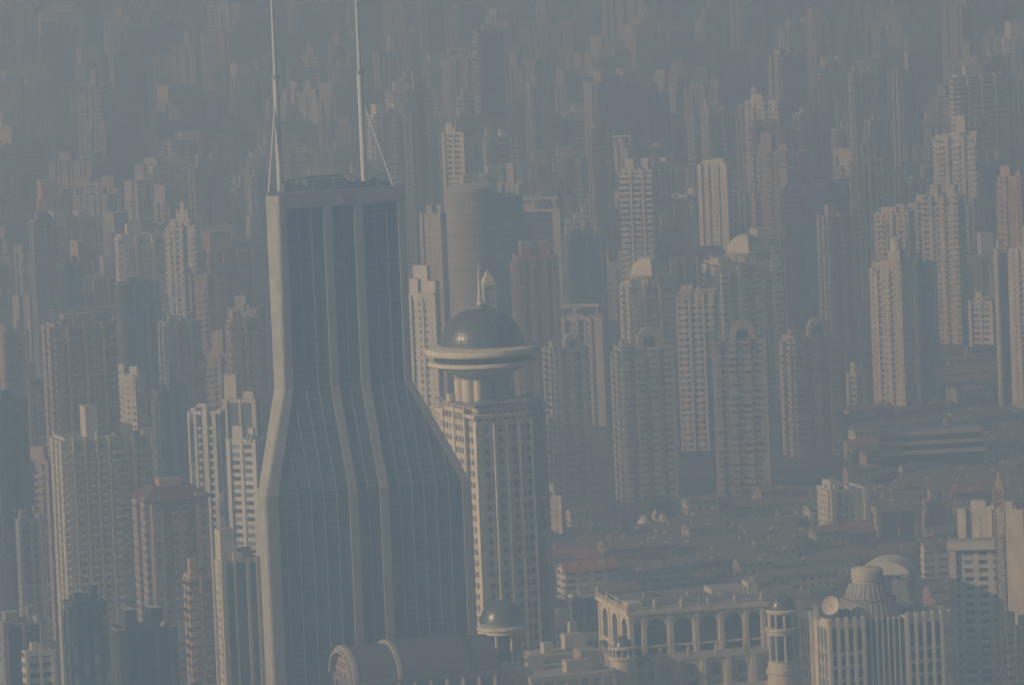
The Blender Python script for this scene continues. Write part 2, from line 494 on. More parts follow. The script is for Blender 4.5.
CW = curtain_wall('blue_glass_curtain_wall', (0.026,0.043,0.056), (0.12,0.14,0.155), 1.37, 2.0, 0.15, 0.34)
PANEL = curtain_wall('cream_metal_panel', (0.44,0.42,0.35), (0.34,0.325,0.28), 2.6, 4.0, 0.22, 0.4, 0.5, 0.25)
GREYP = plain('grey_metal_panel', (0.24,0.24,0.25), 0.55, 0, 0.15)

def glass_tower():
    d = 2500.0; mp = d/FPX/math.cos(TH)
    P = at(337, 190, d)
    root = thing('glass_tower', 'huge dark blue glass tower with flared shoulders and two tall masts on its roof', 'skyscraper', (P.x, d, 0), TH)
    X = lambda xp: (xp - 337)*mp
    fwd = 16.0
    zt = P.z; zg = at(337, 205, d).z; z1 = at(343, 385, d).z; z2 = at(368, 489, d-fwd).z
    Z = [0, z2, z1, zg]; Y = [-fwd, -fwd, 0, 0]
    Lx = [X(240), X(240), X(276), X(279)]; Rx = [X(443), X(443), X(403), X(403)]
    rings = []
    for k in range(4):
        l, r, y = Lx[k], Rx[k], Y[k]
        rings.append([(l, y, Z[k]), (r, y, Z[k]), (r-4, 26, Z[k]), (l+9+(y<-1)*8, 26, Z[k])])
    MB().loft(rings, 0).build('curtain_wall', CW, root)
    def strip(x0, x1, pr, z_top, name, mat):
        m = MB(); rr = []
        for k in range(4):
            z = Z[k] if k < 3 else z_top
            a, b = x0[k], x1[k]
            rr.append([(a, Y[k]-pr, z), (b, Y[k]-pr, z), (b, Y[k]+.4, z), (a, Y[k]+.4, z)])
        return m.loft(rr).build(name, mat, root)
    c4 = lambda a: [X(a)]*4
    strip(c4(322), c4(330), 1.1, zg, 'pier', GREYP)
    strip(c4(352.5), c4(361), 1.1, zg, 'pier', GREYP)
    strip(Lx, [X(251), X(251), X(284), X(285)], 1.1, zg, 'pier', GREYP)
    strip([X(435), X(435), X(396), X(396.5)], Rx, 1.1, zg, 'pier', GREYP)
    LM = plain('pale_mullion', (0.17,0.19,0.20), 0.5, 0, 0.1)
    for xp in (297.5, 310, 341.3, 373, 385):
        strip(c4(xp-.55), c4(xp+.55), .35, zg, 'mullion', LM)
    for xp in (258, 271, 284.5, 397, 409.5, 422):      # these start on the flared shoulder
        m = MB(); xx = X(xp)
        if xp < 300: t = (X(251)-xx)/(X(251)-X(284)) if xp < 284 else 1.0
        else: t = (X(435)-xx)/(X(435)-X(396))
        t = max(0.02, min(.98, t)); zz = z2+(z1-z2)*t; yy = -fwd+fwd*t; w = .17
        m.loft([[(xx-w,-fwd-.35,0),(xx+w,-fwd-.35,0),(xx+w,-fwd+.3,0),(xx-w,-fwd+.3,0)],[(xx-w,-fwd-.35,z2),(xx+w,-fwd-.35,z2),(xx+w,-fwd+.3,z2),(xx-w,-fwd+.3,z2)],
                [(xx-w,yy-.35,zz),(xx+w,yy-.35,zz),(xx+w,yy+.3,zz),(xx-w,yy+.3,zz)]]).build('mullion', LM, root)
    # cream rounded corner fin
    rr = []
    for k in range(4):
        a, b = (2.0, 4.2) if k < 2 else ((2.0, 6.0) if k == 2 else (2.6, 7.6))
        z = Z[k] if k < 3 else zt-.8
        pts = [(Lx[k]-.05-a*math.sin(R(t)), Y[k]-1.0+b*(1-math.cos(R(t))), z) for t in range(0, 91, 15)]
        pts += [(Lx[k]+.9, Y[k]-1.0+b, z), (Lx[k]+.9, Y[k]-.8, z)]
        rr.append(pts)
    MB().loft(rr).build('corner_fin', PANEL, root)
    MB().loft([[(Lx[3]+.1,-1.3,zg),(Rx[3],-1.3,zg),(Rx[3]-4,26.3,zg),(Lx[3]+9,26.3,zg)],[(Lx[3]+.1,-1.3,zt),(Rx[3],-1.3,zt),(Rx[3]-4,26.3,zt),(Lx[3]+9,26.3,zt)]]).build('crown', GREYP, root)
    MB().extrude_y([(X(339.5)+1.2*math.cos(2*math.pi*i/20), zt-2.6+1.2*math.sin(2*math.pi*i/20)) for i in range(20)], -1.6, -1.2).build('roundel', plain('roundel_grey',(.38,.38,.39),.6), root)
    # plant on the roof
    DK = plain('roof_plant_blue_grey', (0.13,0.15,0.17), 0.7, 0, 0.2)
    MB().box(X(312), X(352), 5, 20, zt-.2, zt+3.2).build('plant_room', DK, root)
    MB().box(X(290), X(304), 6, 16, zt-.2, zt+2.4).build('plant_room', DK, root)
    MB().box(X(336), X(350), 2, 9, zt-.2, zt+2.6).build('plant_room', plain('roof_plant_blue', (0.12,0.18,0.21), .6, 0, .2), root)
    f = MB()
    for xp in (287, 297, 309, 321, 333, 345, 356):
        f.bar((X(xp), 3, zt-.2), (X(xp), 3, zt+4.6), .14, seg=5)
    f.build('roof_rail_post', DK, root)['kind'] = 'stuff'
    MB().bar((X(287), 3, zt+3.6), (X(309), 3, zt+4.4), .2, seg=6).build('roof_rail', DK, root)
    MB().bar((X(309), 3, zt+4.6), (X(357), 3, zt+4.6), .24, seg=6).build('roof_rail', DK, root)
    rnd = random.Random(3)
    for k in range(26):
        x = X(rnd.uniform(288, 394)); y = rnd.uniform(2, 8); w = rnd.uniform(.5, 1.3)
        MB().box(x-w, x+w, y-.7, y+.7, zt-.2, zt+rnd.uniform(1.0, 2.6)).build('roof_unit', DK, root)
    # masts
    def mast(pxb, pyb, pyj, pyt, strut_b, strut_t, r):
        q = at(pxb, pyb, d+8); inv = Matrix.Rotation(-TH, 3, 'Z')
        loc = inv @ (Vector((q.x, q.y, 0)) - Vector((P.x, d, 0)))
        zj = at(pxb-.042*(pyb-pyj), pyj, d+8).z; zp = at(pxb-.042*(pyb-pyt), pyt, d+8).z
        m = MB().bar((loc.x,loc.y,zt-.3), (loc.x,loc.y,zj), r, r*.95, 14).build('mast', STEEL, root, True)
        MB().lathe([(r*.97,zj-.5),(r*1.35,zj-.4),(r*1.35,zj+.4),(r*.9,zj+.6)], 14, (loc.x,loc.y)).build('collar', GREYP, m)
        MB().bar((loc.x,loc.y,zj+.3), (loc.x,loc.y,zp), r*.66, r*.25, 12).build('upper_pole', STEEL, m, True)
        s0 = inv @ (at(strut_b[0], strut_b[1], d+strut_b[2]) - Vector((P.x, d, 0)))
        zs = at(pxb, strut_t, d+8).z
        MB().bar((s0.x, s0.y, zt-.2), (loc.x, loc.y, zs), .38, .34, 8).build('strut', STEEL, m)
    mast(280.5, 191, 77, -88, (268.8, 193, 4), 93, 1.0)
    mast(364.5, 184, 72, -95, (393.5, 183, 6), 93, 1.0)
    occ.append((258, 476, 185, 685, d, 'glass')); PLACED.append((P.x, d+5, 45))
glass_tower()

# ------------------------------------------------------------------ round-topped hotel
def hotel():
    d = 2690.0
    za = lambda y: at(481+.042*(y-350), y, d).z
    P = at(482, 350, d); th = R(24)
    root = thing('round_topped_hotel', 'cream stone hotel tower topped by a ringed disc, green glass dome and spire', 'hotel', (P.x, d, 0), th)
    FW = facade('cream_hotel_facade', (0.60,0.54,0.43), 2.6, 3.9, 0.62, 0.5, (0.035,0.05,0.065))
    HW, HD = 10.3, 15.8
    zt = za(412)
    MB().box(-HW, HW, -HD, HD, 0, zt, 0, 1).build('wall', [FW, ROOF_PALE], root)
    # front piers, thick lit corner pier
    MB().box(-HW-.6, -HW+1.7, -HD-.7, -HD+1.6, 0, zt-2.5).build('corner_pier', STONE, root)
    n = 4; span = 2*HW-1.7
    for i in range(1, n+1):
        x = -HW+1.7+span*i/n
        w = .55
        MB().box(x-w*.8, x+w*.4 if i == n else x+w*.8, -HD-1.35, -HD+.3, 0, zt-1.6).build('pier', STONE, root)
    # left side: projecting window bay and setback
    MB().box(-HW-1.2, -HW+.2, -HD*.55, HD*.62, 0, zt+2.6, 0, 1).build('bay', [FW, ROOF_PALE], root)
    for y in (-HD*.55, HD*.02, HD*.62):
        MB().box(-HW-1.7, -HW-.9, y-.5, y+.5, 0, zt+3.4).build('pier', STONE, root)
    MB().box(-HW-.5, -HW+.3, HD*.7, HD+.4, 0, zt-6, 0, 1).build('pier', [STONE, ROOF_PALE], root)
    # cornices and terrace
    a = HW+1.2; b = HD+1.2
    MB().prism([(-a,-b),(a-3,-b),(a,-b+3),(a,b),(-a,b)], zt-.2, zt+1.0).build('cornice', STONE, root)
    MB().prism([(-a+2.2,-b+2.0),(a-3.5,-b+2.0),(a-1.2,-b+4.5),(a-1.2,b-1),(-a+2.2,b-1)], zt+1.0, zt+4.0, 0, 1).build('attic', [facade('cream_hotel_attic', (0.5,0.45,0.37), 2.2, 3.4, .5, .6), ROOF_PALE], root)
    z4 = zt+4.0
    MB().prism([(-a+.4,-b+.3),(a-2.6,-b+.3),(a+.2,-b+3.2),(a+.2,b),(-a+.4,b)], z4, z4+.7).build('terrace', GREYP, root)
    for i in range(9):
        x = -a+1+ (2*a-4.5)*i/8
        MB().bar((x,-b+.7,z4+.6), (x,-b+.7,z4+2.0), .12, seg=5).build('rail_post', STEEL, root)
    MB().box(-a+.8, a-3, -b+.6, -b+.8, z4+1.7, z4+2.0).build('rail', STEEL, root)
    for (x, y) in ((a-1, -b+5), (a-1.5, -b+8), (a-.8, 2)):
        m = MB()
        rnd = random.Random(int(x*9+y))
        for k in range(40):
            c = Vector((rnd.gauss(x,.7), rnd.gauss(y,.9), z4+.7+abs(rnd.gauss(.8,.6))))
            v = [c+Vector((rnd.uniform(-.5,.5),rnd.uniform(-.5,.5),rnd.uniform(-.5,.5))) for _ in range(3)]
            q = m.add(v); m.face([q,q+1,q+2])
        m.build('terrace_shrub', plain('dark_leaves', (0.04,0.065,0.03), .8, 0, .3), root)
    # drum under the disc
    zb, zn = z4+.5, za(372)
    MB().lathe([(9.2,zb),(9.2,zn+.3)], 28).build('drum', plain('pale_grey_stone', (0.40,0.38,0.35), .8, 0, .15), root, True)
    inv = Matrix.Rotation(-th, 3, 'Z')
    for off, r in ((-24.5, 1.5), (-15, 2.2), (-5, 1.7)):
        x = off*d/FPX; y = -math.sqrt(max(0, 9.0**2-x*x))
        q = inv @ Vector((x, y, 0))
        MB().lathe([(r,zb),(r,zn-1.5)], 16, (q.x,q.y)).build('engaged_column', STONE, root, True)
    q = inv @ Vector((2.6, -8.9, 0)); dm = MB()
    dm.lathe([(1.35,zb+1),(1.35,zn-2)], 12, (q.x,q.y)); dm.build('recess_shade', GLASS_DARK, root)  # dark column stands for the drum's recess, its shade put into the colour
    q = inv @ Vector((-11.8, -3.0, 0))
    MB().lathe([(1.3,zb),(1.3,zb+2.6),(1.0,zb+2.7)], 14, (q.x,q.y)).build('small_turret', STONE, root)
    # disc
    z346, z353, z359, z366 = za(346), za(353), za(359.5), za(366)
    MB().lathe([(9.3,zn),(11.5,zn+.1),(15.5,z366),(18.9,z366+.9),(19.2,z366+1.2),(19.1,z359-.3),(18.7,z359),(17.0,z359+.1)], 72).build('lower_ring', STONE, root, True)
    MB().lathe([(16.9,z359-.1),(16.9,z353+.2)], 72).build('window_band', GLASS_DARK, root, True)
    dr = curtain_wall('ribbed_cream_ring', (0.50,0.44,0.35), (0.25,0.22,0.19), 50.0, 40.0, .01, .01, .6)
    MB().lathe([(17.0,z353),(19.5,z353+.1),(19.8,z353+.5),(19.9,z353+1.3),(19.3,z346-.2),(15.2,z346+.5)], 72).build('upper_ring', STONE, root, True)
    for i in range(44):
        t = 2*math.pi*i/44
        c_, s_ = math.cos(t), math.sin(t)
        wv = inv.transposed() @ Vector((c_, s_, 0))
        if wv.y < .25:
            MB().bar((19.9*c_, 19.9*s_, z353+.9), (19.4*c_, 19.4*s_, z346-.2), .14, seg=4).build('ring_rib', STONE, root)
    MB().lathe([(15.0,z346+.2),(14.9,z346+1.0)], 48).build('dome_base', GREYP, root)
    rd = 14.3; ztop = za(307)
    hgt = ztop - (z346+1.0)
    pf = [(rd*math.cos(R(x)), z346+.9+hgt*math.sin(R(x))) for x in (0,6,12,18,24,30,36,43,50,57,64,72,80)]
    MB().lathe(pf, 64).build('dome', COPPER, root)
    zq = pf[-1][1]
    for i in range(20):
        t = 2*math.pi*i/20; m = MB()
        for (r0, za0), (r1, za1) in zip(pf, pf[1:]):
            m.bar((r0*1.004*math.cos(t), r0*1.004*math.sin(t), za0), (r1*1.004*math.cos(t), r1*1.004*math.sin(t), za1), .13, seg=4)
        m.build('dome_rib', GREYP, root)
    MB().lathe([(2.9,zq-.4),(2.9,zq+.5),(1.9,zq+.6),(1.9,zq+1.2)], 20).build('lantern', GREYP, root)
    MB().lathe([(1.3,zq+1.0),(.85,zq+2.2),(.68,zq+5.5),(.5,zq+9),(.2,za(263))], 12).build('spire', STEEL, root)
    occ.append((427, 537, 270, 640, d, 'hotel')); PLACED.append((P.x, d, 24))
hotel()

# ------------------------------------------------------------------ arcaded department store below the hotel
def local(root, px, py, d):
    p = at(px, py, d); m = Matrix.Rotation(-root.rotation_euler.z, 3, 'Z')
    return m @ (p - Vector(root.location))

def arcade_store():
    d = 2600.0
    P = at(629, 611, d)
    root = thing('arcaded_store', 'cream stone store with a tall glazed arcade, balustrades and round corner pavilions', 'department store', (P.x, d, 0), R(13))
    zc = P.z; L = 50.0; Dp = 42.0
    z0 = zc-15.6
    DKG = curtain_wall('arcade_glass', (0.05,0.065,0.075), (0.16,0.16,0.16), 1.9, 2.4, .12, .12)
    ST = STONE
    MB().box(.9, L, .9, Dp, z0-3, zc-2.4, 0, 1).build('glazing', [DKG, ROOF], root)
    MB().box(-.2, L+.3, -.2, Dp+.2, zc-2.5, zc-1.6, 0, 1).build('architrave', [ST, ROOF], root)
    MB().box(-1.2, L+.5, -1.2, Dp+1.2, zc-1.6, zc-.1, 0, 1).build('cornice', [ST, ROOF], root)
    xs = [0.5, 4.9, 14.2, 23.1, 31.9, 40.6, 46.6]
    for i, x in enumerate(xs):
        MB().box(x-.75, x+.75, -.55, .8, z0, zc-2.5).build('pilaster', ST, root)
        MB().box(x-1.0, x+1.0, -.8, .85, zc-3.5, zc-2.55).build('capital', ST, root)
    for a, b in zip(xs, xs[1:]):
        w = b-a; cx = (a+b)/2; aw = w-2.4 if w > 6 else w-1.9
        MB().arch(cx, w-1.5, 12.9, aw, 12.3-aw/2-.5, 0.0, .75, z0+.3, 14).build('arch', ST, root)
        MB().box(a+.75, b-.75, -.15, .8, z0+2.6, z0+3.3).build('transom', ST, root)
    ys = [0.7, 14.2, 27.8, 41.3]
    for y in ys[1:]:
        MB().box(-.55, .8, y-.8, y+.8, z0, zc-2.5).build('pilaster', ST, root)
    for a, b in zip(ys, ys[1:]):
        m = MB().arch(-(a+b)/2, b-a-1.6, 12.9, (b-a)-5.2, 12.3-(b-a-5.2)/2-.5, 0.0, .75, z0+.3, 14)
        turn_left(m).build('arch', ST, root)
        MB().box(-.15, .8, a+.8, b-.8, z0+1.0, z0+2.0).build('transom', ST, root)
    # roof balustrade with urns
    def balustrade(x0, y0, x1, y1, z, n, name='balustrade'):
        m = MB(); h = 1.1
        dx, dy = x1-x0, y1-y0
        ln = math.hypot(dx, dy); ux, uy = dx/ln, dy/ln; nx, ny = -uy*.2, ux*.2
        for zz0, zz1 in ((z, z+.2), (z+h-.2, z+h)):
            m.prism([(x0+nx,y0+ny),(x0-nx,y0-ny),(x1-nx,y1-ny),(x1+nx,y1+ny)], zz0, zz1)
        k = int(ln/.9)
        for i in range(k+1):
            x, y = x0+dx*i/k, y0+dy*i/k
            m.bar((x,y,z+.15), (x,y,z+h-.15), .16, seg=4)
        m.build(name, ST, root)
        for i in range(n+1):
            x, y = x0+dx*i/n, y0+dy*i/n
            MB().box(x-.5, x+.5, y-.5, y+.5, z-.05, z+1.5).build('pedestal', ST, root)
            MB().lathe([(.25,z+1.4),(.6,z+1.9),(.62,z+2.3),(.25,z+2.6),(.4,z+2.8),(.05,z+3.3)], 8, (x,y)).build('urn', ST, root)
    balustrade(-.6, -.6, 46, -.6, zc-.1, 5)
    balustrade(-.6, .2, -.6, Dp, zc-.1, 3)
    MB().box(3, 44, 5, Dp-3, zc-.2, zc+.5, 0, 1).build('roof_slab', [paint('grey'), ROOF], root)
    rnd = random.Random(5)
    for k in range(12):
        x, y, w = rnd.uniform(6,40), rnd.uniform(4,26), rnd.uniform(.8,2.2)
        MB().box(x-w, x+w, y-w*.6, y+w*.6, zc+.4, zc+rnd.uniform(1.2,2.4)).build('roof_unit', paint('grey'), root)
    MB().box(0.5, 5.5, 3, 12, zc-.2, zc+2.0).build('plant_room', paint('cream'), root)
    MB().box(34, 46, 20, 30, zc-.2, zc+2.4, 0, 1).build('plant_room', [paint('cream'), ROOF_PALE], root)
    MB().box(46.5, 50, 18, 26, zc-.2, zc+4.0, 0, 1).build('plant_room', [paint('cream'), ROOF_PALE], root)
    # terrace storey in front and arches below it
    MB().box(6, L+4, -5.5, .9, z0-1.4, z0, 0, 1).build('terrace', [ST, ROOF_PALE], root)
    balustrade(9, -5.2, L-2, -5.2, z0, 4, 'terrace_balustrade')
    MB().box(-1, L, -3.9, Dp, 0, z0-1.2, 0, 1).build('wall', [facade('cream_store_facade', (0.46,0.40,0.32), 4.4, 4.5, .5, .6), ROOF], root)
    zl = z0-1.4
    for i in range(5):
        cx = 10.5+8.8*i
        MB().arch(cx, 7.2, 9.5, 5.6, 5.2, -5.0, -3.8, zl-9.5, 14).build('arch', ST, root)
        MB().box(cx+3.6, cx+5.2, -5.5, -3.8, zl-9.5, zl).build('pilaster', ST, root)
    MB().box(-1.5, L+1, -5.8, -3.8, zl-12, zl-9.5).build('cornice', ST, root)
    # round corner pavilion at the near left corner
    q = local(root, 623, 655, 2592); c = (q.x, q.y)
    zz = lambda y: at(623, y, 2592).z
    MB().lathe([(4.6,0),(4.6,zz(685)),(5.0,zz(684.5)),(5.0,zz(681)),(4.2,zz(680.5)),(4.2,zz(659)),(4.9,zz(658.5)),(4.9,zz(656.5)),(3.4,zz(656))], 24, c).build('pavilion', ST, root, True)
    MB().lathe([(2.9,zz(656.5)),(2.9,zz(649))], 20, c).build('pavilion_window', GLASS_DARK, root)
    for i in range(10):
        t = 2*math.pi*i/10
        MB().bar((c[0]+3.5*math.cos(t), c[1]+3.5*math.sin(t), zz(656.4)), (c[0]+3.5*math.cos(t), c[1]+3.5*math.sin(t), zz(648.8)), .32, seg=7).build('column', ST, root)
    MB().lathe([(3.8,zz(649)),(5.0,zz(648.3)),(5.0,zz(646.3)),(3.2,zz(646))], 24, c).build('pavilion_roof', ST, root)
    MB().lathe([(3.1,zz(646.2)),(2.7,zz(641)),(1.6,zz(637.5)),(.3,zz(635.5))], 20, c).build('pavilion_dome', COPPER, root, True)
    # domed rotunda on the right
    q = local(root, 783, 640, 2606); c = (q.x, q.y)
    zz = lambda y: at(783, y, 2606).z
    MB().lathe([(r_*.86, z_) for r_, z_ in [(6.6,0),(6.6,zz(673)),(7.2,zz(672)),(7.2,zz(668)),(6.4,zz(667.5)),(6.4,zz(660.5)),(6.8,zz(660)),(5.2,zz(659.8))]], 28, c).build('rotunda', ST, root, True)
    MB().lathe([(r_*.86, z_) for r_, z_ in [(4.5,zz(660)),(4.5,zz(610))]], 24, c).build('rotunda_window', DKG, root)
    for lv, (ya, yb, r) in enumerate(((660, 634, 5.0), (627, 613, 4.65))):
        for i in range(10):
            t = 2*math.pi*(i+.35)/10
            MB().bar((c[0]+r*math.cos(t), c[1]+r*math.sin(t), zz(ya)), (c[0]+r*math.cos(t), c[1]+r*math.sin(t), zz(yb)), .42, seg=8).build('column', ST, root)
    MB().lathe([(r_*.86, z_) for r_, z_ in [(5.1,zz(634.5)),(6.2,zz(634)),(6.5,zz(630.5)),(6.9,zz(629.5)),(6.9,zz(627.5)),(5.2,zz(627))]], 28, c).build('rotunda_gallery', ST, root)
    MB().lathe([(r_*.86, z_) for r_, z_ in [(5.1,zz(613.5)),(6.0,zz(613)),(6.3,zz(610.5)),(5.4,zz(609))]], 28, c).build('rotunda_cornice', ST, root)
    MB().lathe([(r_*.86, z_) for r_, z_ in [(5.4*math.cos(R(x)), zz(609.3)+5.4*math.sin(R(x))) for x in range(0,91,10)]], 24, c).build('rotunda_dome', COPPER, root, True)
    occ.append((598, 803, 596, 685, d, 'store')); PLACED.append((P.x+25, d+15, 38))
arcade_store()

# ------------------------------------------------------------------ small domed pavilion on the store podium
def domed_pavilion():
    d = 2476.0
    P = at(503, 640, d); zz = lambda y: at(503, y, d).z
    root = thing('domed_pavilion', 'round colonnaded rooftop pavilion with a dark green dome at the hotel foot', 'pavilion', (P.x, d, 0), TH)
    MB().lathe([(7.6,0),(7.6,zz(676)),(9.4,zz(675)),(9.4,zz(671)),(7.2,zz(670)),(6.4,zz(664)),(7.3,zz(662.5)),(7.3,zz(660)),(5,zz(659.5))], 30).build('base', STONE, root, True)
    MB().lathe([(4.2,zz(660)),(4.2,zz(632))], 20).build('inner_glass', GLASS_DARK, root)
    for i in range(8):
        t = 2*math.pi*(i+.2)/8
        MB().lathe([(.75,zz(660.2)),(.6,zz(658.5)),(.52,zz(635)),(.8,zz(632.5))], 10, (6.4*math.cos(t), 6.4*math.sin(t))).build('column', STONE, root, True)
    MB().lathe([(5,zz(633)),(7.7,zz(632.4)),(7.7,zz(629.5)),(8.3,zz(628.5)),(8.3,zz(626)),(7.3,zz(625.2))], 32).build('entablature', STONE, root)
    MB().lathe([(7.3,zz(625.6)),(7.3,zz(621.5))], 32).build('dome_drum', GREYP, root)
    h = zz(599)-zz(622)
    MB().lathe([(7.2*math.cos(R(x)), zz(622)+h*math.sin(R(x))) for x in range(0,91,10)], 28).build('dome', COPPER, root, True)
    MB().lathe([(.5,zz(600)),(.5,zz(598)),(.05,zz(594))], 8).build('finial', STEEL, root)
    occ.append((478, 530, 596, 685, d, 'pav')); PLACED.append((P.x, d, 9))
domed_pavilion()

# ------------------------------------------------------------------ barrel-vaulted hall in front of the glass tower
def vault_hall():
    d = 2430.0
    P = at(357, 683, d)
    root = thing('vaulted_hall', 'long grey barrel-vaulted roof hall in front of the glass tower foot', 'hall', (P.x, d, 0), TH)
    zs = P.z; L = 47.0; Dp = 27.0; hz = 9.6
    m1 = plain('weathered_grey_roof_metal', (0.085,0.09,0.095), 0.6, 0, 0.3, 0.2)
    def ring(x0, x1, g, name, mat, k=20, th=.5):
        m = MB(); rr = []
        for x in (x0, x1):
            o = [(x, Dp/2-(Dp/2+g)*math.cos(math.pi*i/k), zs+(hz+g)*math.sin(math.pi*i/k)) for i in range(k+1)]
            o += [(x, Dp/2-(Dp/2+g-th)*math.cos(math.pi*i/k), zs+(hz+g-th)*math.sin(math.pi*i/k)) for i in range(k, -1, -1)]
            rr.append(o)
        m.loft(rr, caps=False)
        a, b = 0, 2*(k+1)
        for base, fl in ((0, 1), (2*(k+1), 0)):
            for i in range(k):
                q = [base+i, base+i+1, base+2*k+1-i-1, base+2*k+1-i]
                m.face(q if fl else q[::-1])
        return m.build(name, mat, root, True)
    ring(.6, 14, 0, 'roof_shell', m1)
    ring(14.8, 37, .9, 'roof_shell', m1)
    ring(37.6, L, .2, 'roof_shell', m1)
    ring(-.9, .6, .5, 'end_rim', plain('tan_rim_stone',(.33,.30,.25)), th=1.8)
    ring(-2.0, -.9, -.9, 'end_rim', plain('tan_rim_stone',(.33,.30,.25)), th=.8)
    ring(13.6, 14.9, 1.2, 'roof_rib', plain('tan_rim_stone',(.33,.30,.25)), th=1.6)
    ring(36.9, 37.7, 1.1, 'roof_rib', plain('dark_rib_metal', (.08,.08,.085), .6), th=1.0)
    k = 16
    poly = [(Dp/2-(Dp/2-1)*math.cos(math.pi*i/k), zs+(hz-1)*math.sin(math.pi*i/k)) for i in range(k+1)]
    m = MB(); n = m.add([(.2, y, z) for y, z in poly]); m.face([n+i for i in range(k+1)])
    n = m.add([(.6, y, z) for y, z in poly]); m.face([n+i for i in reversed(range(k+1))])
    m.build('end_glazing', facade('pink_end_glazing', (0.40,0.26,0.22), 2.6, 3.0, .55, .7), root)
    MB().box(-.2, L, 0, Dp, 0, zs, 0, 1).build('wall', [facade('mauve_hall_facade', (0.20,0.16,0.17), 5.0, 4.0, .5, .6), ROOF], root)
    for i in range(9):
        x = 3+5.3*i
        MB().box(x-.35, x+.35, -.7, .2, zs-30, zs-1.2).build('pilaster', STONE, root)
    MB().box(-.6, L+.2, -.6, .3, zs-.5, zs+.4).build('gutter', GREYP, root)
    occ.append((330, 502, 645, 685, d, 'vault')); PLACED.append((P.x+22, d+14, 30))
vault_hall()

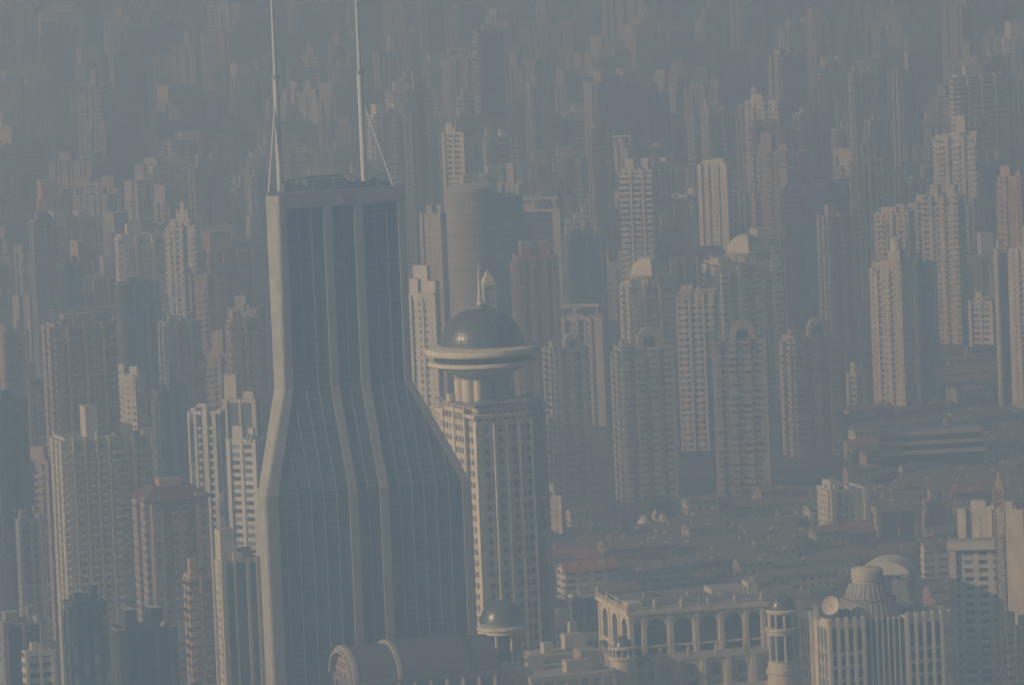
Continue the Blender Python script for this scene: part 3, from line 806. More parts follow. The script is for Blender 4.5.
# ------------------------------------------------------------------ pier-fronted tower with tiered drum and dish
def drum_tower():
    d = 2525.0
    P = at(829, 620, d)
    root = thing('drum_topped_tower', 'cream pier-fronted office block carrying a stepped round drum and a satellite dish', 'office block', (P.x, d, 0), R(13.5))
    mp = d/FPX/math.cos(TH)
    X = lambda px: (px-829)*mp
    zt = P.z; Wd = X(943); Dp = 34.0
    wl = plain('cream_precast', (0.62,0.56,0.44), .8, 0, .2)
    MB().box(.6, X(864), .6, Dp, 0, zt-1, 0, 1).build('wall', [wl, ROOF], root)
    MB().box(X(907.5), Wd-.3, .6, Dp, 0, zt-1, 0, 1).build('wall', [wl, ROOF], root)
    bg_ = curtain_wall('blue_bay_glass', (0.06,0.085,0.11), (0.12,0.15,0.18), 50, 3.9, .01, .5)
    MB().box(X(864), X(907.5), 1.2, Dp-1, 0, zt-1.6, 0, 1).build('glass_bay', [bg_, ROOF], root)
    for k in range(8):
        x = X(864)+.6+(X(907.5)-X(864)-1.2)*k/7
        MB().box(x-.15, x+.15, .2, 1.3, 0, zt-.6).build('fin', paint('white'), root)
    pitch = 4.4
    def columns(pxs, side=False):
        for i, px in enumerate(pxs):
            x = X(px)
            MB().box(x-.5, x+.5, -.45, .7, 0, zt+.5).build('pier', wl, root)
        proto = {}
        for a, b in zip(pxs, pxs[1:]):
            x0, x1 = X(a)+.5, X(b)-.5
            MB().box(x0, x1, .1, .8, zt-3.0, zt-.4).build('parapet_panel', wl, root)
            z = zt-3.4
            for r in range(7):
                h = 7.6 if r == 0 else 3.0
                MB().box(x0+.1, x1-.1, .52, .75, z-h, z).build('window', GLASS_DARK, root)
                z -= h + (1.3 if r else 1.4)
    columns([829.6, 838, 846.3, 854.8, 863.2])
    columns([908.2, 916.4, 924.8, 933.6, 942.2])
    # left side: two window groups either side of a recess
    for y0, y1 in ((0.2, 13.5), (20.5, Dp-.2)):
        MB().box(-.1, .7, y0, y1, 0, zt-.2, 0, 1).build('side_bay', [wl, ROOF], root)
        n = 3
        for i in range(n+1):
            y = y0+.6+(y1-y0-1.2)*i/n
            MB().box(-.7, .3, y-.5, y+.5, 0, zt-3.0 if 0 < i < n else zt+.3).build('pier', wl, root)
        for i in range(n):
            ya = y0+.6+(y1-y0-1.2)*i/n+.55; yb = y0+.6+(y1-y0-1.2)*(i+1)/n-.55
            z = zt-3.6
            for r in range(6):
                h = 6.6 if r == 0 else 3.0
                MB().box(-.18, .1, ya, yb, z-h, z).build('window', GLASS_DARK, root)
                z -= h+1.4
    # tiered drum
    q = local(root, 868, 600, d+19); c = (q.x, q.y)
    zz = lambda y: at(868, y, d+19).z
    dl = plain('drum_metal_grey', (0.30,0.29,0.27), .6, 0, .2)
    MB().lathe([(10.2,zt-1.4),(9.9,zz(611)),(9.0,zz(599.5)),(8.9,zz(598))], 40, c).build('drum_tier', dl, root, True)
    MB().lathe([(9.4,zz(598.8)),(9.4,zz(597)),(8.0,zz(596.5))], 40, c).build('drum_ledge', GREYP, root)
    MB().lathe([(7.6,zz(597)),(6.0,zz(584)),(5.8,zz(582))], 36, c).build('drum_tier', dl, root, True)
    for (ra, rb, ya, yb, n) in ((10.3, 9.1, 614, 599.5, 36), (7.7, 6.0, 596.6, 583, 28)):
        for i in range(n):
            t = 2*math.pi*i/n
            wv = Matrix.Rotation(TH, 3, 'Z') @ Vector((math.cos(t), math.sin(t), 0))
            if wv.y < .2:
                MB().bar((c[0]+ra*math.cos(t), c[1]+ra*math.sin(t), zz(ya)), (c[0]+rb*math.cos(t), c[1]+rb*math.sin(t), zz(yb)), .17, seg=4).build('drum_fin', STEEL, root)
    MB().lathe([(4.9,zz(582.5)),(4.9,zz(579)),(5.3,zz(578.5)),(5.3,zz(570)),(4.4,zz(567.5)),(1.8,zz(566))], 36, c).build('drum_cap', paint('cream'), root, True)
    # dish
    q = local(root, 832, 606, d+6)
    dd = Vector((-.45, -.85, .28)); dd = Matrix.Rotation(-TH, 3, 'Z') @ dd.normalized()
    dish = MB(); rim = []
    pr = [(0.02,0),(1.0,.12),(1.9,.4),(2.7,.8),(3.2,1.15),(3.2,1.3),(2.6,.9),(1.8,.5),(.9,.2),(.02,.1)]
    rot = Vector((0,0,1)).rotation_difference(dd).to_matrix()
    rings = []
    for r, z in pr:
        rings.append([tuple(Vector(q) + rot @ Vector((r*math.cos(2*math.pi*i/24), r*math.sin(2*math.pi*i/24), z))) for i in range(24)])
    dish.loft(rings); dob = dish.build('satellite_dish', plain('pale_dish_paint', (.62,.56,.47), .6), root, True)
    MB().bar((q.x, q.y, zt-1.2), tuple(Vector(q)-dd*.1), .45, seg=8).build('dish_mount', GREYP, dob)
    MB().bar(tuple(Vector(q)+dd*.2), tuple(Vector(q)+dd*2.2), .1, seg=5).build('dish_feed', GREYP, dob)
    MB().box(X(815)+4, X(826)+4, 10, 16, zt-1.2, zt+3.4).build('plant_room', GREYP, root)
    MB().lathe([(2.0,zt-1.2),(2.0,zt+1.8),(.3,zt+2.6)], 14, (X(850), 5)).build('water_tank', plain('dark_tank', (.06,.07,.08), .5), root)
    occ.append((799, 945, 565, 685, d, 'drum')); PLACED.append((P.x+20, d+16, 30))
drum_tower()

# ------------------------------------------------------------------ white vaulted hall behind the drum
def white_vault():
    d = 2790.0
    P = at(884, 595, d)
    root = thing('white_vaulted_building', 'white building with a broad shell-like vault just behind the stepped drum', 'hall', (P.x, d, 0), R(-14))
    zb = P.z; w = 9.4; zt = at(885, 561, d).z; h = zt-zb
    wm = paint('white'); k = 16
    hs = 5.2
    poly = [(w*math.cos(math.pi*i/k), zb+h-hs+hs*math.sin(math.pi*i/k)) for i in range(k+1)]
    MB().extrude_y(poly, 0, 16).build('vault_roof', wm, root, True)
    MB().box(-w+.5, -w*.1, 1.2, 15, zb-30, zb+h-hs, 0, 1).build('wall', [wm, ROOF], root)
    MB().box(-w*.1, w-.5, 2.4, 15, zb-30, zb+h-hs, 0, 1).build('wall', [fac('grey','strip'), ROOF], root)
    MB().box(w-3.2, w, -.3, 2.3, zb+h-hs-.9, zb+h-hs+.7).build('roof_unit', plain('pale_green_panel', (.22,.32,.26), .7), root)
    MB().box(-w-1, w+1, -1, 17, 0, zb-29.9, 0, 1).build('podium', [fac('beige','grid'), ROOF], root)
    occ.append((855, 912, 555, 600, d, 'wv')); PLACED.append((P.x, d+8, 15))
white_vault()

# ------------------------------------------------------------------ high-rises one can tell apart
T = tower
# lower left
T('tall beige balcony tower with a stepped crown at the lower left', 46,121,440, 2950,'cream','small','bal',roof='tall',nb=5,ns=3,ratio=.9)
T('wide grey balcony tower standing behind the beige tower with stepped crown', 38,121,326, 3300,'tan','grid','bal',roof='frame',nb=4,ns=2,ratio=.6)
T('pinkish tower with a hipped red tile roof and an orange roof box', 127,213,500, 2800,'pink','grid','ribs',roof='hip',nb=3,ns=2,ratio=.95)
T('narrow orange tan balcony tower beside the blue glass block', 181,214,578, 2600,'orange','pair','bal',roof='boxes',nb=2,ns=2,ratio=1.1)
T('blue glass block with cream crown bands beside the flared glass tower foot', 212,262,562, 2620,'blue','small','flat',roof='panel',nb=3,ns=1,bcol='cream',ratio=.7)
T('white tower with dark vertical glass strips left of the glass tower shoulder', 186,228,414, 3000,'white','strip','ribs',roof='boxes',nb=3,ns=2,ratio=.9, th=-18)
T('white tower with small square windows touching the glass tower shoulder', 225,263,442, 2950,'white','wide','flat',roof='boxes',nb=2,ns=2,ratio=.9, th=-25)
T('dark block with a tall blank cream panel above the white towers', 222,262,402, 3150,'slate','small','flat',roof='panel',nb=2,ns=1,bcol='cream',ratio=.6, th=-20)
T('dark brown tower in deep shade at the bottom left', 58,110,606, 2480,'dark','strip','ribs',roof='boxes',nb=4,ns=2,ratio=.9)  # the corner's deep shade is put into the dark wall colour
T('low block with cream banded floors at the bottom left corner', 19,56,655, 2450,'cream','ribbon','flat',roof='boxes',nb=2,ns=1,ratio=.7)
T('dark block with a pale roof edge at the left frame edge', -8,46,625, 2550,'dark','grid','flat',roof='boxes',nb=2,ns=1,bcol='grey')
T('dark block with purple cast filling the space below the red-roofed tower', 104,178,632, 2520,'dark','small','flat',roof='twin',nb=3,ns=1)  # fills a shaded gap; that shade is put into its wall colour
T('small grey white block left of the beige tower with stepped crown', 13,44,522, 2800,'grey','small','flat',roof='boxes',nb=2,ns=1)
T('dark tower behind the small grey white block at the left edge', -10,30,402, 3080,'dark','grid','ribs',roof='boxes',nb=2,ns=2)
T('plain pinkish blank-walled tower at the left frame edge', -4,29,334, 3350,'pink','small','flat',roof='boxes',nb=1,ns=1)
T('cream tower with an orange panelled right flank left of the glass tower', 224,263,322, 3400,'tan','grid','bal',roof='boxes',nb=2,ns=2,bcol='orange',ratio=.6)
T('slim white balcony tower high above the white strip-windowed tower', 163,188,230, 3900,'white','grid','bal',roof='boxes',nb=2,ns=2, th=-14)
T('grey tower of stacked balconies right below the slim white balcony tower', 155,204,324, 3560,'grey','grid','bal',roof='boxes',nb=3,ns=2)
T('dark blue slab tower behind the wide grey balcony tower', 112,160,286, 3650,'slate','strip','flat',roof='boxes',nb=3,ns=1)
T('dark blue tower with one pale balcony column left of the white strip-windowed tower', 148,190,392, 3180,'slate','grid','ribs',roof='tall',nb=3,ns=1)
T('grey blue balcony tower at the upper left of the wide grey balcony tower', 27,58,222, 4000,'grey','grid','bal',roof='boxes',nb=2,ns=2)
T('grey blue plain tower beside the grey blue balcony tower at the left', 56,84,266, 3880,'blue','strip','ribs',roof='boxes',nb=2,ns=2)
# around the hotel
T('pale tower with dense small square windows touching the hotel disc on its left', 407,443,298, 3250,'white','small','flat',roof='stack',nb=2,ns=2,ratio=.5, th=-28)
T('plain beige slab left of the rounded white office tower', 419,449,216, 3980,'beige','small','flat',roof='boxes',nb=1,ns=1, th=-38)
T('slim cream spire-roofed tower just behind the hotel spire', 480,496,285, 3500,'cream','small','flat',roof='none',nb=1,ns=1,ratio=1.0)
T('wide dark slab framed by a pale beam and end pier behind the hotel dome', 484,562,212, 4050,'slate','ribbon','flat',roof='frame',nb=2,ns=1,bcol='cream',ratio=.3, th=-4)
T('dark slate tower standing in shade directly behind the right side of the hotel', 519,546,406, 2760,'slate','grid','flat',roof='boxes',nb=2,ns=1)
T('brick red tower with twin roof boxes right above the hotel dome', 509,561,258, 3700,'brick','grid','ribs',roof='twin',nb=4,ns=2, th=9)
T('wide beige block with a colonnaded attic behind the hotel disc', 524,606,320, 3880,'cream','grid','flat',roof='frame',nb=6,ns=2,ratio=.4, th=-6)
T('arch-crowned beige tower immediately right of the hotel disc', 541,592,350, 3610,'beige','pair','ribs',roof='arch',nb=3,ns=2,ybase=488)
T('arch-crowned beige tower in the middle of the row of arch-crowned towers', 609,677,350, 3580,'beige','pair','ribs',roof='arch',nb=4,ns=2,ybase=503, th=10)
T('arch-crowned beige tower with the tallest arch, above the low old houses', 708,774,343, 3588,'tan','pair','ribs',roof='arch',nb=4,ns=2,ybase=503, th=-5)
T('arch-crowned tower in shade, rightmost of the arch-crowned towers', 778,843,338, 3720,'tan','pair','ribs',roof='arch',nb=3,ns=2,ybase=470)
T('ornate cream tower crowned by a half-lit white dome, the left of two domes', 618,676,286, 3850,'cream','pair','bal',roof='dome',nb=3,ns=2)
T('ornate tower crowned by a white dome, the right and higher of two domes', 700,786,264, 3960,'cream','pair','ribs',roof='dome',nb=4,ns=2)
T('cream balcony tower between the two domed towers', 675,722,294, 3760,'cream','grid','bal',roof='boxes',nb=3,ns=2, th=-10)
T('white tower of bright balcony rows above the left domed tower', 618,661,172, 4200,'white','ribbon','bal',roof='twin',nb=3,ns=2, th=-14)
T('salmon flanked tall tower left of the bright balcony tower', 586,614,130, 4500,'pink','grid','ribs',roof='boxes',nb=2,ns=2)
T('dark shaded block below the salmon flanked tower', 560,606,240, 4120,'slate','small','flat',roof='boxes',nb=2,ns=1)
T('beige ribbed tower rising behind the brick red tower', 524,555,85, 4900,'beige','grid','ribs',roof='boxes',nb=3,ns=2)
T('white windowed block right of the right mast strut', 441,469,134, 4420,'white','wide','flat',roof='boxes',nb=2,ns=1, th=-25)
T('beige block with pale window pairs right of the white windowed block', 481,508,140, 4450,'beige','pair','ribs',roof='boxes',nb=2,ns=1)
T('tall dark slab with fine horizontal lines high above the hotel dome', 470,508,32, 5000,'slate','ribbon','flat',roof='boxes',nb=1,ns=1,bcol='grey')
T('tan tower cluster end right behind the right mast strut', 398,428,92, 4650,'tan','pair','ribs',roof='tall',nb=3,ns=2)
T('white gridded tower with a curved pediment above the two domes', 697,733,166, 4300,'white','wide','flat',roof='pediment',nb=3,ns=2, th=-24)
T('pale gridded tower with white ribs right of the pediment tower', 744,787,102, 4700,'white','grid','ribs',roof='boxes',nb=3,ns=2, th=-20)
T('beige slab just left of the pale gridded tower with white ribs', 699,741,116, 4850,'beige','wide','flat',roof='boxes',nb=2,ns=1)
T('grey tower of fine balcony rows in the upper right', 792,832,114, 4600,'grey','grid','bal',roof='boxes',nb=3,ns=2)
T('slim tall tower of balcony rows right of the grey fine balcony tower', 847,871,76, 4750,'beige','grid','bal',roof='boxes',nb=2,ns=1)
T('darker tower directly beside the slim tall tower of balcony rows', 864,892,122, 4500,'grey','grid','ribs',roof='boxes',nb=2,ns=2)
T('wide balcony block with three bright roof boxes at the upper right', 948,1010,76, 4800,'white','ribbon','bal',roof='boxes',nb=4,ns=1,ratio=.4)
T('white balcony tower under the wide balcony block at the upper right', 931,987,137, 4420,'white','pair','bal',roof='tall',nb=3,ns=2, th=-22)
T('orange tan tower at the right frame edge below the wide balcony block', 995,1032,178, 4120,'orange','grid','ribs',roof='boxes',nb=2,ns=2, th=-30)
T('pinkish tower in haze right of the higher dome', 816,861,218, 4020,'pink','grid','ribs',roof='boxes',nb=3,ns=2)
T('dark grey tower between the higher dome and the pinkish tower', 778,818,236, 4080,'slate','strip','ribs',roof='boxes',nb=2,ns=2)
T('low cream block behind the cream slab with dark right side', 872,919,214, 4280,'cream','grid','bal',roof='boxes',nb=2,ns=1, th=-28)
T('stepped cream block with orange roof boxes on the right', 921,969,198, 4180,'cream','pair','ribs',roof='twin',nb=3,ns=2, th=-24)
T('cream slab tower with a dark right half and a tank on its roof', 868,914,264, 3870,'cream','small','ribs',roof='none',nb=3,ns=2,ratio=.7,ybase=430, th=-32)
T('shaded right half of the cream slab tower, its shade put into blue grey walls', 911,937,264, 3900,'blue','strip','flat',roof='boxes',nb=1,ns=1,ybase=430)  # stands for the slab's unlit side, shade painted as wall colour
T('cream slab tower cut by the right frame edge', 1006,1046,250, 3830,'cream','small','ribs',roof='tall',nb=2,ns=1,bcol='cream',ybase=420, th=-30)
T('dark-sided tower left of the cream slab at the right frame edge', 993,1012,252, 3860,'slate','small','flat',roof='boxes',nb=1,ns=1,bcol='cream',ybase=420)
T('mid-rise cream slab among low roofs right of the cream slab tower', 938,966,308, 4180,'cream','grid','bal',roof='boxes',nb=2,ns=1,ratio=.6,ybase=345, th=-30)
T('mid-rise white slab with red-brown roof edge near the right frame edge', 968,998,303, 4150,'white','ribbon','flat',roof='boxes',nb=2,ns=1,ratio=.6,ybase=345, th=-26)
T('small cream block at the foot of the shaded arch-crowned tower', 846,872,376, 3920,'cream','pair','flat',roof='twin',nb=2,ns=1,name='apartment_block',cat='block',ybase=405, th=-30)
T('white mid-rise with a balconied bright end wall above the old roofs', 815,870,492, 3420,'white','small','flat',roof='boxes',nb=1,ns=2,ratio=1.3,name='apartment_block',cat='block',ybase=525)
T('long dark low block with a tan roof band beside the white mid-rise', 872,922,508, 3390,'slate','small','flat',roof='none',nb=2,ns=1,bcol='tan',ratio=.3,name='low_block',cat='block',ybase=524)
T('pinkish low block beside the long dark low block', 919,960,503, 3405,'pink','small','flat',roof='boxes',nb=1,ns=1,ratio=.5,name='low_block',cat='block',ybase=526)
T('white tower block under construction with a plain top band at the right edge', 948,1005,546, 2815,'white','wide','flat',roof='none',nb=1,ns=1,ratio=.45,name='tower_block',cat='tower', th=-6)
T('cream upper block with sloped roof ends behind the tower under construction', 957,1036,512, 2930,'cream','blank','flat',roof='boxes',nb=2,ns=1,ratio=.6, th=-22)
T('lower floors of the construction block at the bottom right corner', 998,1040,632, 2760,'beige','pair','bal',roof='boxes',nb=3,ns=1,ratio=.6)
T('small cream tower at the foot of the arch-crowned tower beside the hotel', 544,566,498, 3460,'cream','small','flat',roof='boxes',nb=1,ns=1,name='low_block',cat='block',ybase=532, th=-30)

# cone roof of the slim tower, water tank on the cream slab, white cylinder office
def cyl_office():
    d = 3900.0
    P = at(470, 196, d); r = 25*d/FPX
    root = thing('round_office_tower', 'rounded white office tower with a sloping roof left of the framed dark slab', 'tower', (P.x, d+r, 0), TH)
    f = facade('beige_round_facade', (0.36,0.33,0.27), 3.2, 3.5, .6, .42)
    MB().lathe([(r,0),(r,P.z)], 36).build('wall', f, root, True)
    MB().prism([(r*.2,-r*.98),(r*2.0,-r*.7),(r*2.0,r*.9),(r*.2,r*.98)], 0, P.z-2, 0, 1).build('wing', [fac('slate','ribbon'), ROOF], root)
    m = MB(); seg = 28
    rg = [[(rr*math.cos(2*math.pi*i/seg), rr*math.sin(2*math.pi*i/seg), P.z+h0+(k*rr*math.cos(2*math.pi*i/seg))) for i in range(seg)] for rr, h0, k in ((r*1.05,-.2,0),(r*1.05,3.5,.12),(r*.6,6.0,.12))]
    m.loft(rg).build('sloping_roof', ROOF_PALE, root)
    MB().box(-4, 4, -3, 3, P.z+4, P.z+10).build('lift_house', paint('beige'), root)
    occ.append((447, 520, 186, 685, d, 'cyl')); PLACED.append((P.x, d+r, r*1.6))
cyl_office()

def add_on(label_start, fn):
    for o in bpy.data.objects:
        if o.get('label', '').startswith(label_start):
            fn(o); return
def spire_roof(o):
    zt = at(488, 285, 3500).z; w = 3.1
    MB().loft([[(-w,-w,zt-.2),(w,-w,zt-.2),(w,w,zt-.2),(-w,w,zt-.2)],[(-.9,-.9,zt+5.0),(.9,-.9,zt+5.0),(.9,.9,zt+5.0),(-.9,.9,zt+5.0)],[(-.1,-.1,zt+6.8),(.1,-.1,zt+6.8),(.1,.1,zt+6.8),(-.1,.1,zt+6.8)]]).build('spire_roof', STONE, o)
add_on('slim cream spire-roofed', spire_roof)
def slab_tank(o):
    zt = at(899, 263, 3870).z
    MB().box(.5, 7.0, -3, 3, zt-.2, zt+6, 0, 1).build('lift_house', [paint('cream'), ROOF_PALE], o)
    MB().lathe([(3.0,zt+5.8),(3.0,zt+11.5),(3.3,zt+11.6),(3.3,zt+12.4),(.3,zt+12.9)], 16, (3.7, 0)).build('water_tank', paint('white'), o)
add_on('cream slab tower with a dark right half', slab_tank)
def band_top(o):
    zt = at(975, 546, 2815).z
    MB().box(-10.3, 10.3, -4.9, 4.9, zt-1.4, zt+1.8, 0, 1).build('roof_band', [paint('white'), ROOF_PALE], o)
add_on('white tower block under construction', band_top)
def band_low(o):
    zt = at(897, 508, 3390).z
    MB().box(-11, 11, -4.2, 3, zt-1.5, zt+1.2, 0, 1).build('roof_band', [paint('tan'), ROOF], o)
add_on('long dark low block', band_low)

# orange lattice hoist mast with a short jib at the right edge
def lattice_crane():
    d = 2795.0
    P = at(1001, 560, d)
    root = thing('tower_crane', 'orange red lattice crane mast standing against the block under construction', 'crane', (P.x, d, 0), R(-4))
    za, zb = at(1001, 640, d).z, at(1001, 490, d).z
    w = 1.7; m = MB()
    for x in (-w, w):
        for y in (-w, w): m.bar((x,y,0), (x,y,zb), .36, seg=5)
    n = 44; z0 = za-20
    for i in range(n):
        z = z0+(zb-z0)*i/n; z2 = z0+(zb-z0)*(i+1)/n
        s = 1 if i % 2 else -1
        for (a, b) in (((-w*s,-w),(w*s,-w)), ((-w,-w*s),(-w,w*s)), ((w*s,w),(-w*s,w)), ((w,w*s),(w,-w*s))):
            m.bar((*a,z), (*b,z2), .2, seg=4)
    m.build('lattice_mast', RED_STEEL, root)
    MB().box(-1.6, 1.6, -1.4, 1.4, zb-6, zb-3.4).build('cab', paint('orange'), root)
    MB().loft([[(-w,-w,zb),(w,-w,zb),(w,w,zb),(-w,w,zb)],[(-.15,-.15,zb+7),(.15,-.15,zb+7),(.15,.15,zb+7),(-.15,.15,zb+7)]]).build('mast_head', RED_STEEL, root)
    j = MB()
    for k in range(14):
        a, b = 1+1.9*k, 1+1.9*(k+1)
        j.bar((-.6, a, zb+.2), (-.6, b, zb+.2), .1, seg=4); j.bar((.6, a, zb+.2), (.6, b, zb+.2), .1, seg=4); j.bar((0, a, zb+1.4), (0, b, zb+1.4), .1, seg=4)
        j.bar((-.6, a, zb+.2), (0, b, zb+1.4), .07, seg=4); j.bar((.6, a, zb+.2), (0, b, zb+1.4), .07, seg=4)
    j.build('jib', RED_STEEL, root)
lattice_crane()

# ------------------------------------------------------------------ stepped podium roofs between hotel and store
def podium(label, pxl, pxr, ytop, d, ratio, col, kind='pair', boxes=(), step=None):
    P = at((pxl+pxr)/2, ytop, d)
    wm = (pxr-pxl)*d/FPX; W = wm/(math.cos(TH)+ratio*math.sin(TH)); D = W*ratio; H = P.z
    root = thing('podium_block', label, 'building', (P.x, d+D/2, 0), TH)
    MB().box(-W/2, W/2, -D/2, D/2, 0, H, 0, 1).build('wall', [fac(col, kind), ROOF], root)
    MB().box(-W/2-.5, W/2+.5, -D/2-.5, D/2+.5, H-1.6, H+.3, 0, 1).build('cornice', [paint(col), ROOF_PALE], root)
    for i, (cx, cy, w, dd, h, c) in enumerate(boxes):
        MB().box((cx-w/2)*W, (cx+w/2)*W, (cy-dd/2)*D, (cy+dd/2)*D, H-.1, H+h, 0, 1).build('roof_house', [paint(c), ROOF_PALE], root)
    n = max(2, int(W/4))
    for i in range(n+1):
        x = -W/2+W*i/n
        MB().box(x-.5, x+.5, -D/2-.8, -D/2+.2, 0, H-1.7).build('pilaster', paint(col), root)
    occ.append((pxl, pxr, ytop, 685, d, label)); PLACED.append((P.x, d+D/2, max(W,D)*.6))
    return root
podium('cream rear podium with a bulky end wall below the small domed pavilion', 508,615,676, 2575, .9,'cream','pair',[(-.28,.2,.2,.2,5,'cream'),(.12,-.25,.3,.2,4.2,'cream'),(.33,.1,.2,.3,6,'beige')])
podium('grey podium roof terrace with lit parapet between hotel foot and arcaded store', 526,602,655, 2630, .7,'beige','grid',[(-.3,-.1,.14,.3,4,'cream'),(.2,.25,.3,.3,5.5,'cream')])
podium('small podium roof house with a bright left end beside the arcaded store', 564,600,636, 2670, .5,'cream','small',[(-.3,0,.24,.5,5,'cream')])
podium('dark slab with a bright narrow end wall behind the podium roofs', 567,606,598, 2760, .5,'slate','ribbon',[(-.44,0,.1,.9,1.4,'cream')])

# banded curved podium / viaduct ribbon at the right
def banded_podium():
    d = 3610.0
    P = at(940, 434, d)
    root = thing('banded_podium', 'long low curved podium with pale horizontal bands right of the cream slab tower foot', 'building', (P.x, d+20, 0), R(6))
    W = 86*d/FPX; H = P.z
    def outline(g):
        k = 12; pts = []
        for i in range(k+1):
            t = math.pi/2+math.pi*i/k
            pts.append((-W*.32+(9+g)*1.6*math.cos(t), (9+g)*math.sin(t)))
        return [(p[0],p[1]) for p in pts] + [(W/2, -9-g), (W/2, 9+g)]
    MB().prism(outline(0), 0, H, 0, 1).build('glass_wall', [GLASS_DARK, ROOF], root)
    for k in range(3):
        z = H-1.4-4.4*k
        MB().prism(outline(.8+k*.7), z, z+1.7, 0, 1).build('floor_band', [paint('beige'), ROOF_PALE], root)
    occ.append((893, 985, 432, 448, d, 'bp')); PLACED.append((P.x, d+20, 14)); PLACED.append((P.x+18, d+20, 14)); PLACED.append((P.x-18, d+20, 14))
banded_podium()

# ------------------------------------------------------------------ old low houses, sheds and trees on the right
RNG = random.Random(21)
def clear_of(x, y, r, lst=None):
    for (a, b, c) in (PLACED if lst is None else lst):
        if (x-a)**2+(y-b)**2 < (r+c)**2: return False
    return True

def gable_mesh(w, dp, h, rh, ov=.5):
    wl = MB().box(-w/2, w/2, -dp/2, dp/2, 0, h, 0)
    n = wl.add([(-w/2,-dp/2,h),(-w/2,dp/2,h),(-w/2,0,h+rh-.15),(w/2,-dp/2,h),(w/2,dp/2,h),(w/2,0,h+rh-.15)])
    wl.face([n+1,n,n+2]); wl.face([n+3,n+4,n+5])
    rf = MB(); sl = rh/(dp/2); e = .7
    rf.loft([[(x,-dp/2-e,h-e*sl),(x,0,h+rh),(x,dp/2+e,h-e*sl),(x,dp/2+e,h-e*sl+.35),(x,0,h+rh+.4),(x,-dp/2-e,h-e*sl+.35)] for x in (-w/2-.3, w/2+.3)])
    return wl, rf

HOUSE_KINDS = []   # (wall material, roof material, word)
for wc, wk in (('tan','small'),('cream','grid'),('beige','grid'),('white','small'),('brick','small')):
    for rm_, rw in ((TILE_GREY,'grey tile roof'),(TILE_RED,'red tile roof'),(TILE_BROWN,'brown tile roof')):
        HOUSE_KINDS.append((wc, wk, rm_, rw))
_hm = {}
HOUSES = []
def house(x, y, rz, kind, size, nchim):
    wc, wk, rmat, rw = kind
    key = (wc, rw, size)
    if key not in _hm:
        w, dp, h, rh = size
        a, b = gable_mesh(w, dp, h, rh)
        oa = a.build('wall', fac(wc, wk)); ob = b.build('roof', rmat)
        oc = MB().box(-w*.3-.5, -w*.3+.5, -.5, .5, h+rh*.5, h+rh+1.6).build('chimney', paint('cream'))
        od = MB().box(w*.1, w*.1+2.0, -dp*.36, -dp*.05, h+rh*.3, h+rh*.95, 0).build('dormer', paint('white'))
        _hm[key] = (oa.data, ob.data, oc.data, od.data)
        for o in (oa, ob, oc, od): bpy.data.objects.remove(o)
    root = thing('row_house', '', 'house', (x, y, 0), rz, 'old low houses among trees')
    for nm, me in zip(('wall','roof'), _hm[key][:2]):
        o = bpy.data.objects.new(nm, me); COL.objects.link(o); o.parent = root
        if nm == 'roof':
            rfo = o
    if nchim & 1:
        o = bpy.data.objects.new('chimney', _hm[key][2]); COL.objects.link(o); o.parent = rfo
    if nchim & 2:
        o = bpy.data.objects.new('dormer', _hm[key][3]); COL.objects.link(o); o.parent = rfo
    HOUSES.append((root, x, y, wc, rw, size))
    return root

# the few low buildings that stand out
def big_shed(label, pxl, pxr, ytop, d, ratio, roofm, wc, rh=3.5, rz=None, name='market_hall'):
    P = at((pxl+pxr)/2, ytop, d); W = (pxr-pxl)*d/FPX/(math.cos(TH)+ratio*math.sin(TH)); D = W*ratio
    h = max(4.0, P.z-rh)
    root = thing(name, label, 'hall', (P.x, d+D/2, 0), TH if rz is None else rz)
    a, b = gable_mesh(W, D, h, rh)
    a.build('wall', fac(wc, 'pair'), root); b.build('roof', roofm, root)
    n = max(2, int(W/9))
    for i in range(n):
        x = -W/2+W*(i+.5)/n
        MB().box(x-1, x+1, -D*.3, -D*.12, h+rh*.35, h+rh*.85, 0).build('skylight', paint('white'), root)
    PLACED.append((P.x, d+D/2, max(W, D)*.5)); occ.append((pxl, pxr, ytop, ytop+20, d, label))
    return root
big_shed('long low building with a bright red tile roof right of the hotel', 556,618,562, 3230, .5, TILE_RED, 'white', 3.6)
big_shed('red-roofed hall directly behind the long bright red roof', 548,600,551, 3330, .45, TILE_RED, 'beige', 3.2)
big_shed('long grey-roofed hall right of the bright red roof', 622,694,566, 3240, .4, TILE_GREY, 'beige', 3.0)
big_shed('grey-roofed shed with a bright end wall behind the long grey hall', 652,700,541, 3370, .5, TILE_BROWN, 'cream', 3.0)
big_shed('low brown-roofed shed just behind the arcaded store', 575,640,586, 3120, .3, TILE_BROWN, 'grey', 2.4)
big_shed('pale low hall at the right behind the white vaulted building', 920,948,540, 3290, .5, TILE_BROWN, 'white', 2.6)
def mansion():
    d = 3460.0; P = at(654, 524, d)
    root = thing('ornate_house', 'ornate cream house with two gabled fronts among the low roofs', 'house', (P.x, d+7, 0), R(12))
    H = P.z
    MB().box(-7, 7, -5, 6, 0, H-2, 0, 1).build('wall', [fac('white','small'), TILE_BROWN], root)
    for s in (-1, 1):
        a = MB().extrude_y([(s*4.4-2.6,0),(s*4.4+2.6,0),(s*4.4+2.6,H-1),(s*4.4,H+3),(s*4.4-2.6,H-1)], -6.2, 4); a.build('gable_front', fac('white','small'), root)
    MB().lathe([(1.5,H-2.5),(1.5,H+3.5),(1.8,H+3.6),(.1,H+6.5)], 12, (0,-3.5)).build('turret', paint('cream'), root)
    PLACED.append((P.x, d+7, 9))
mansion()

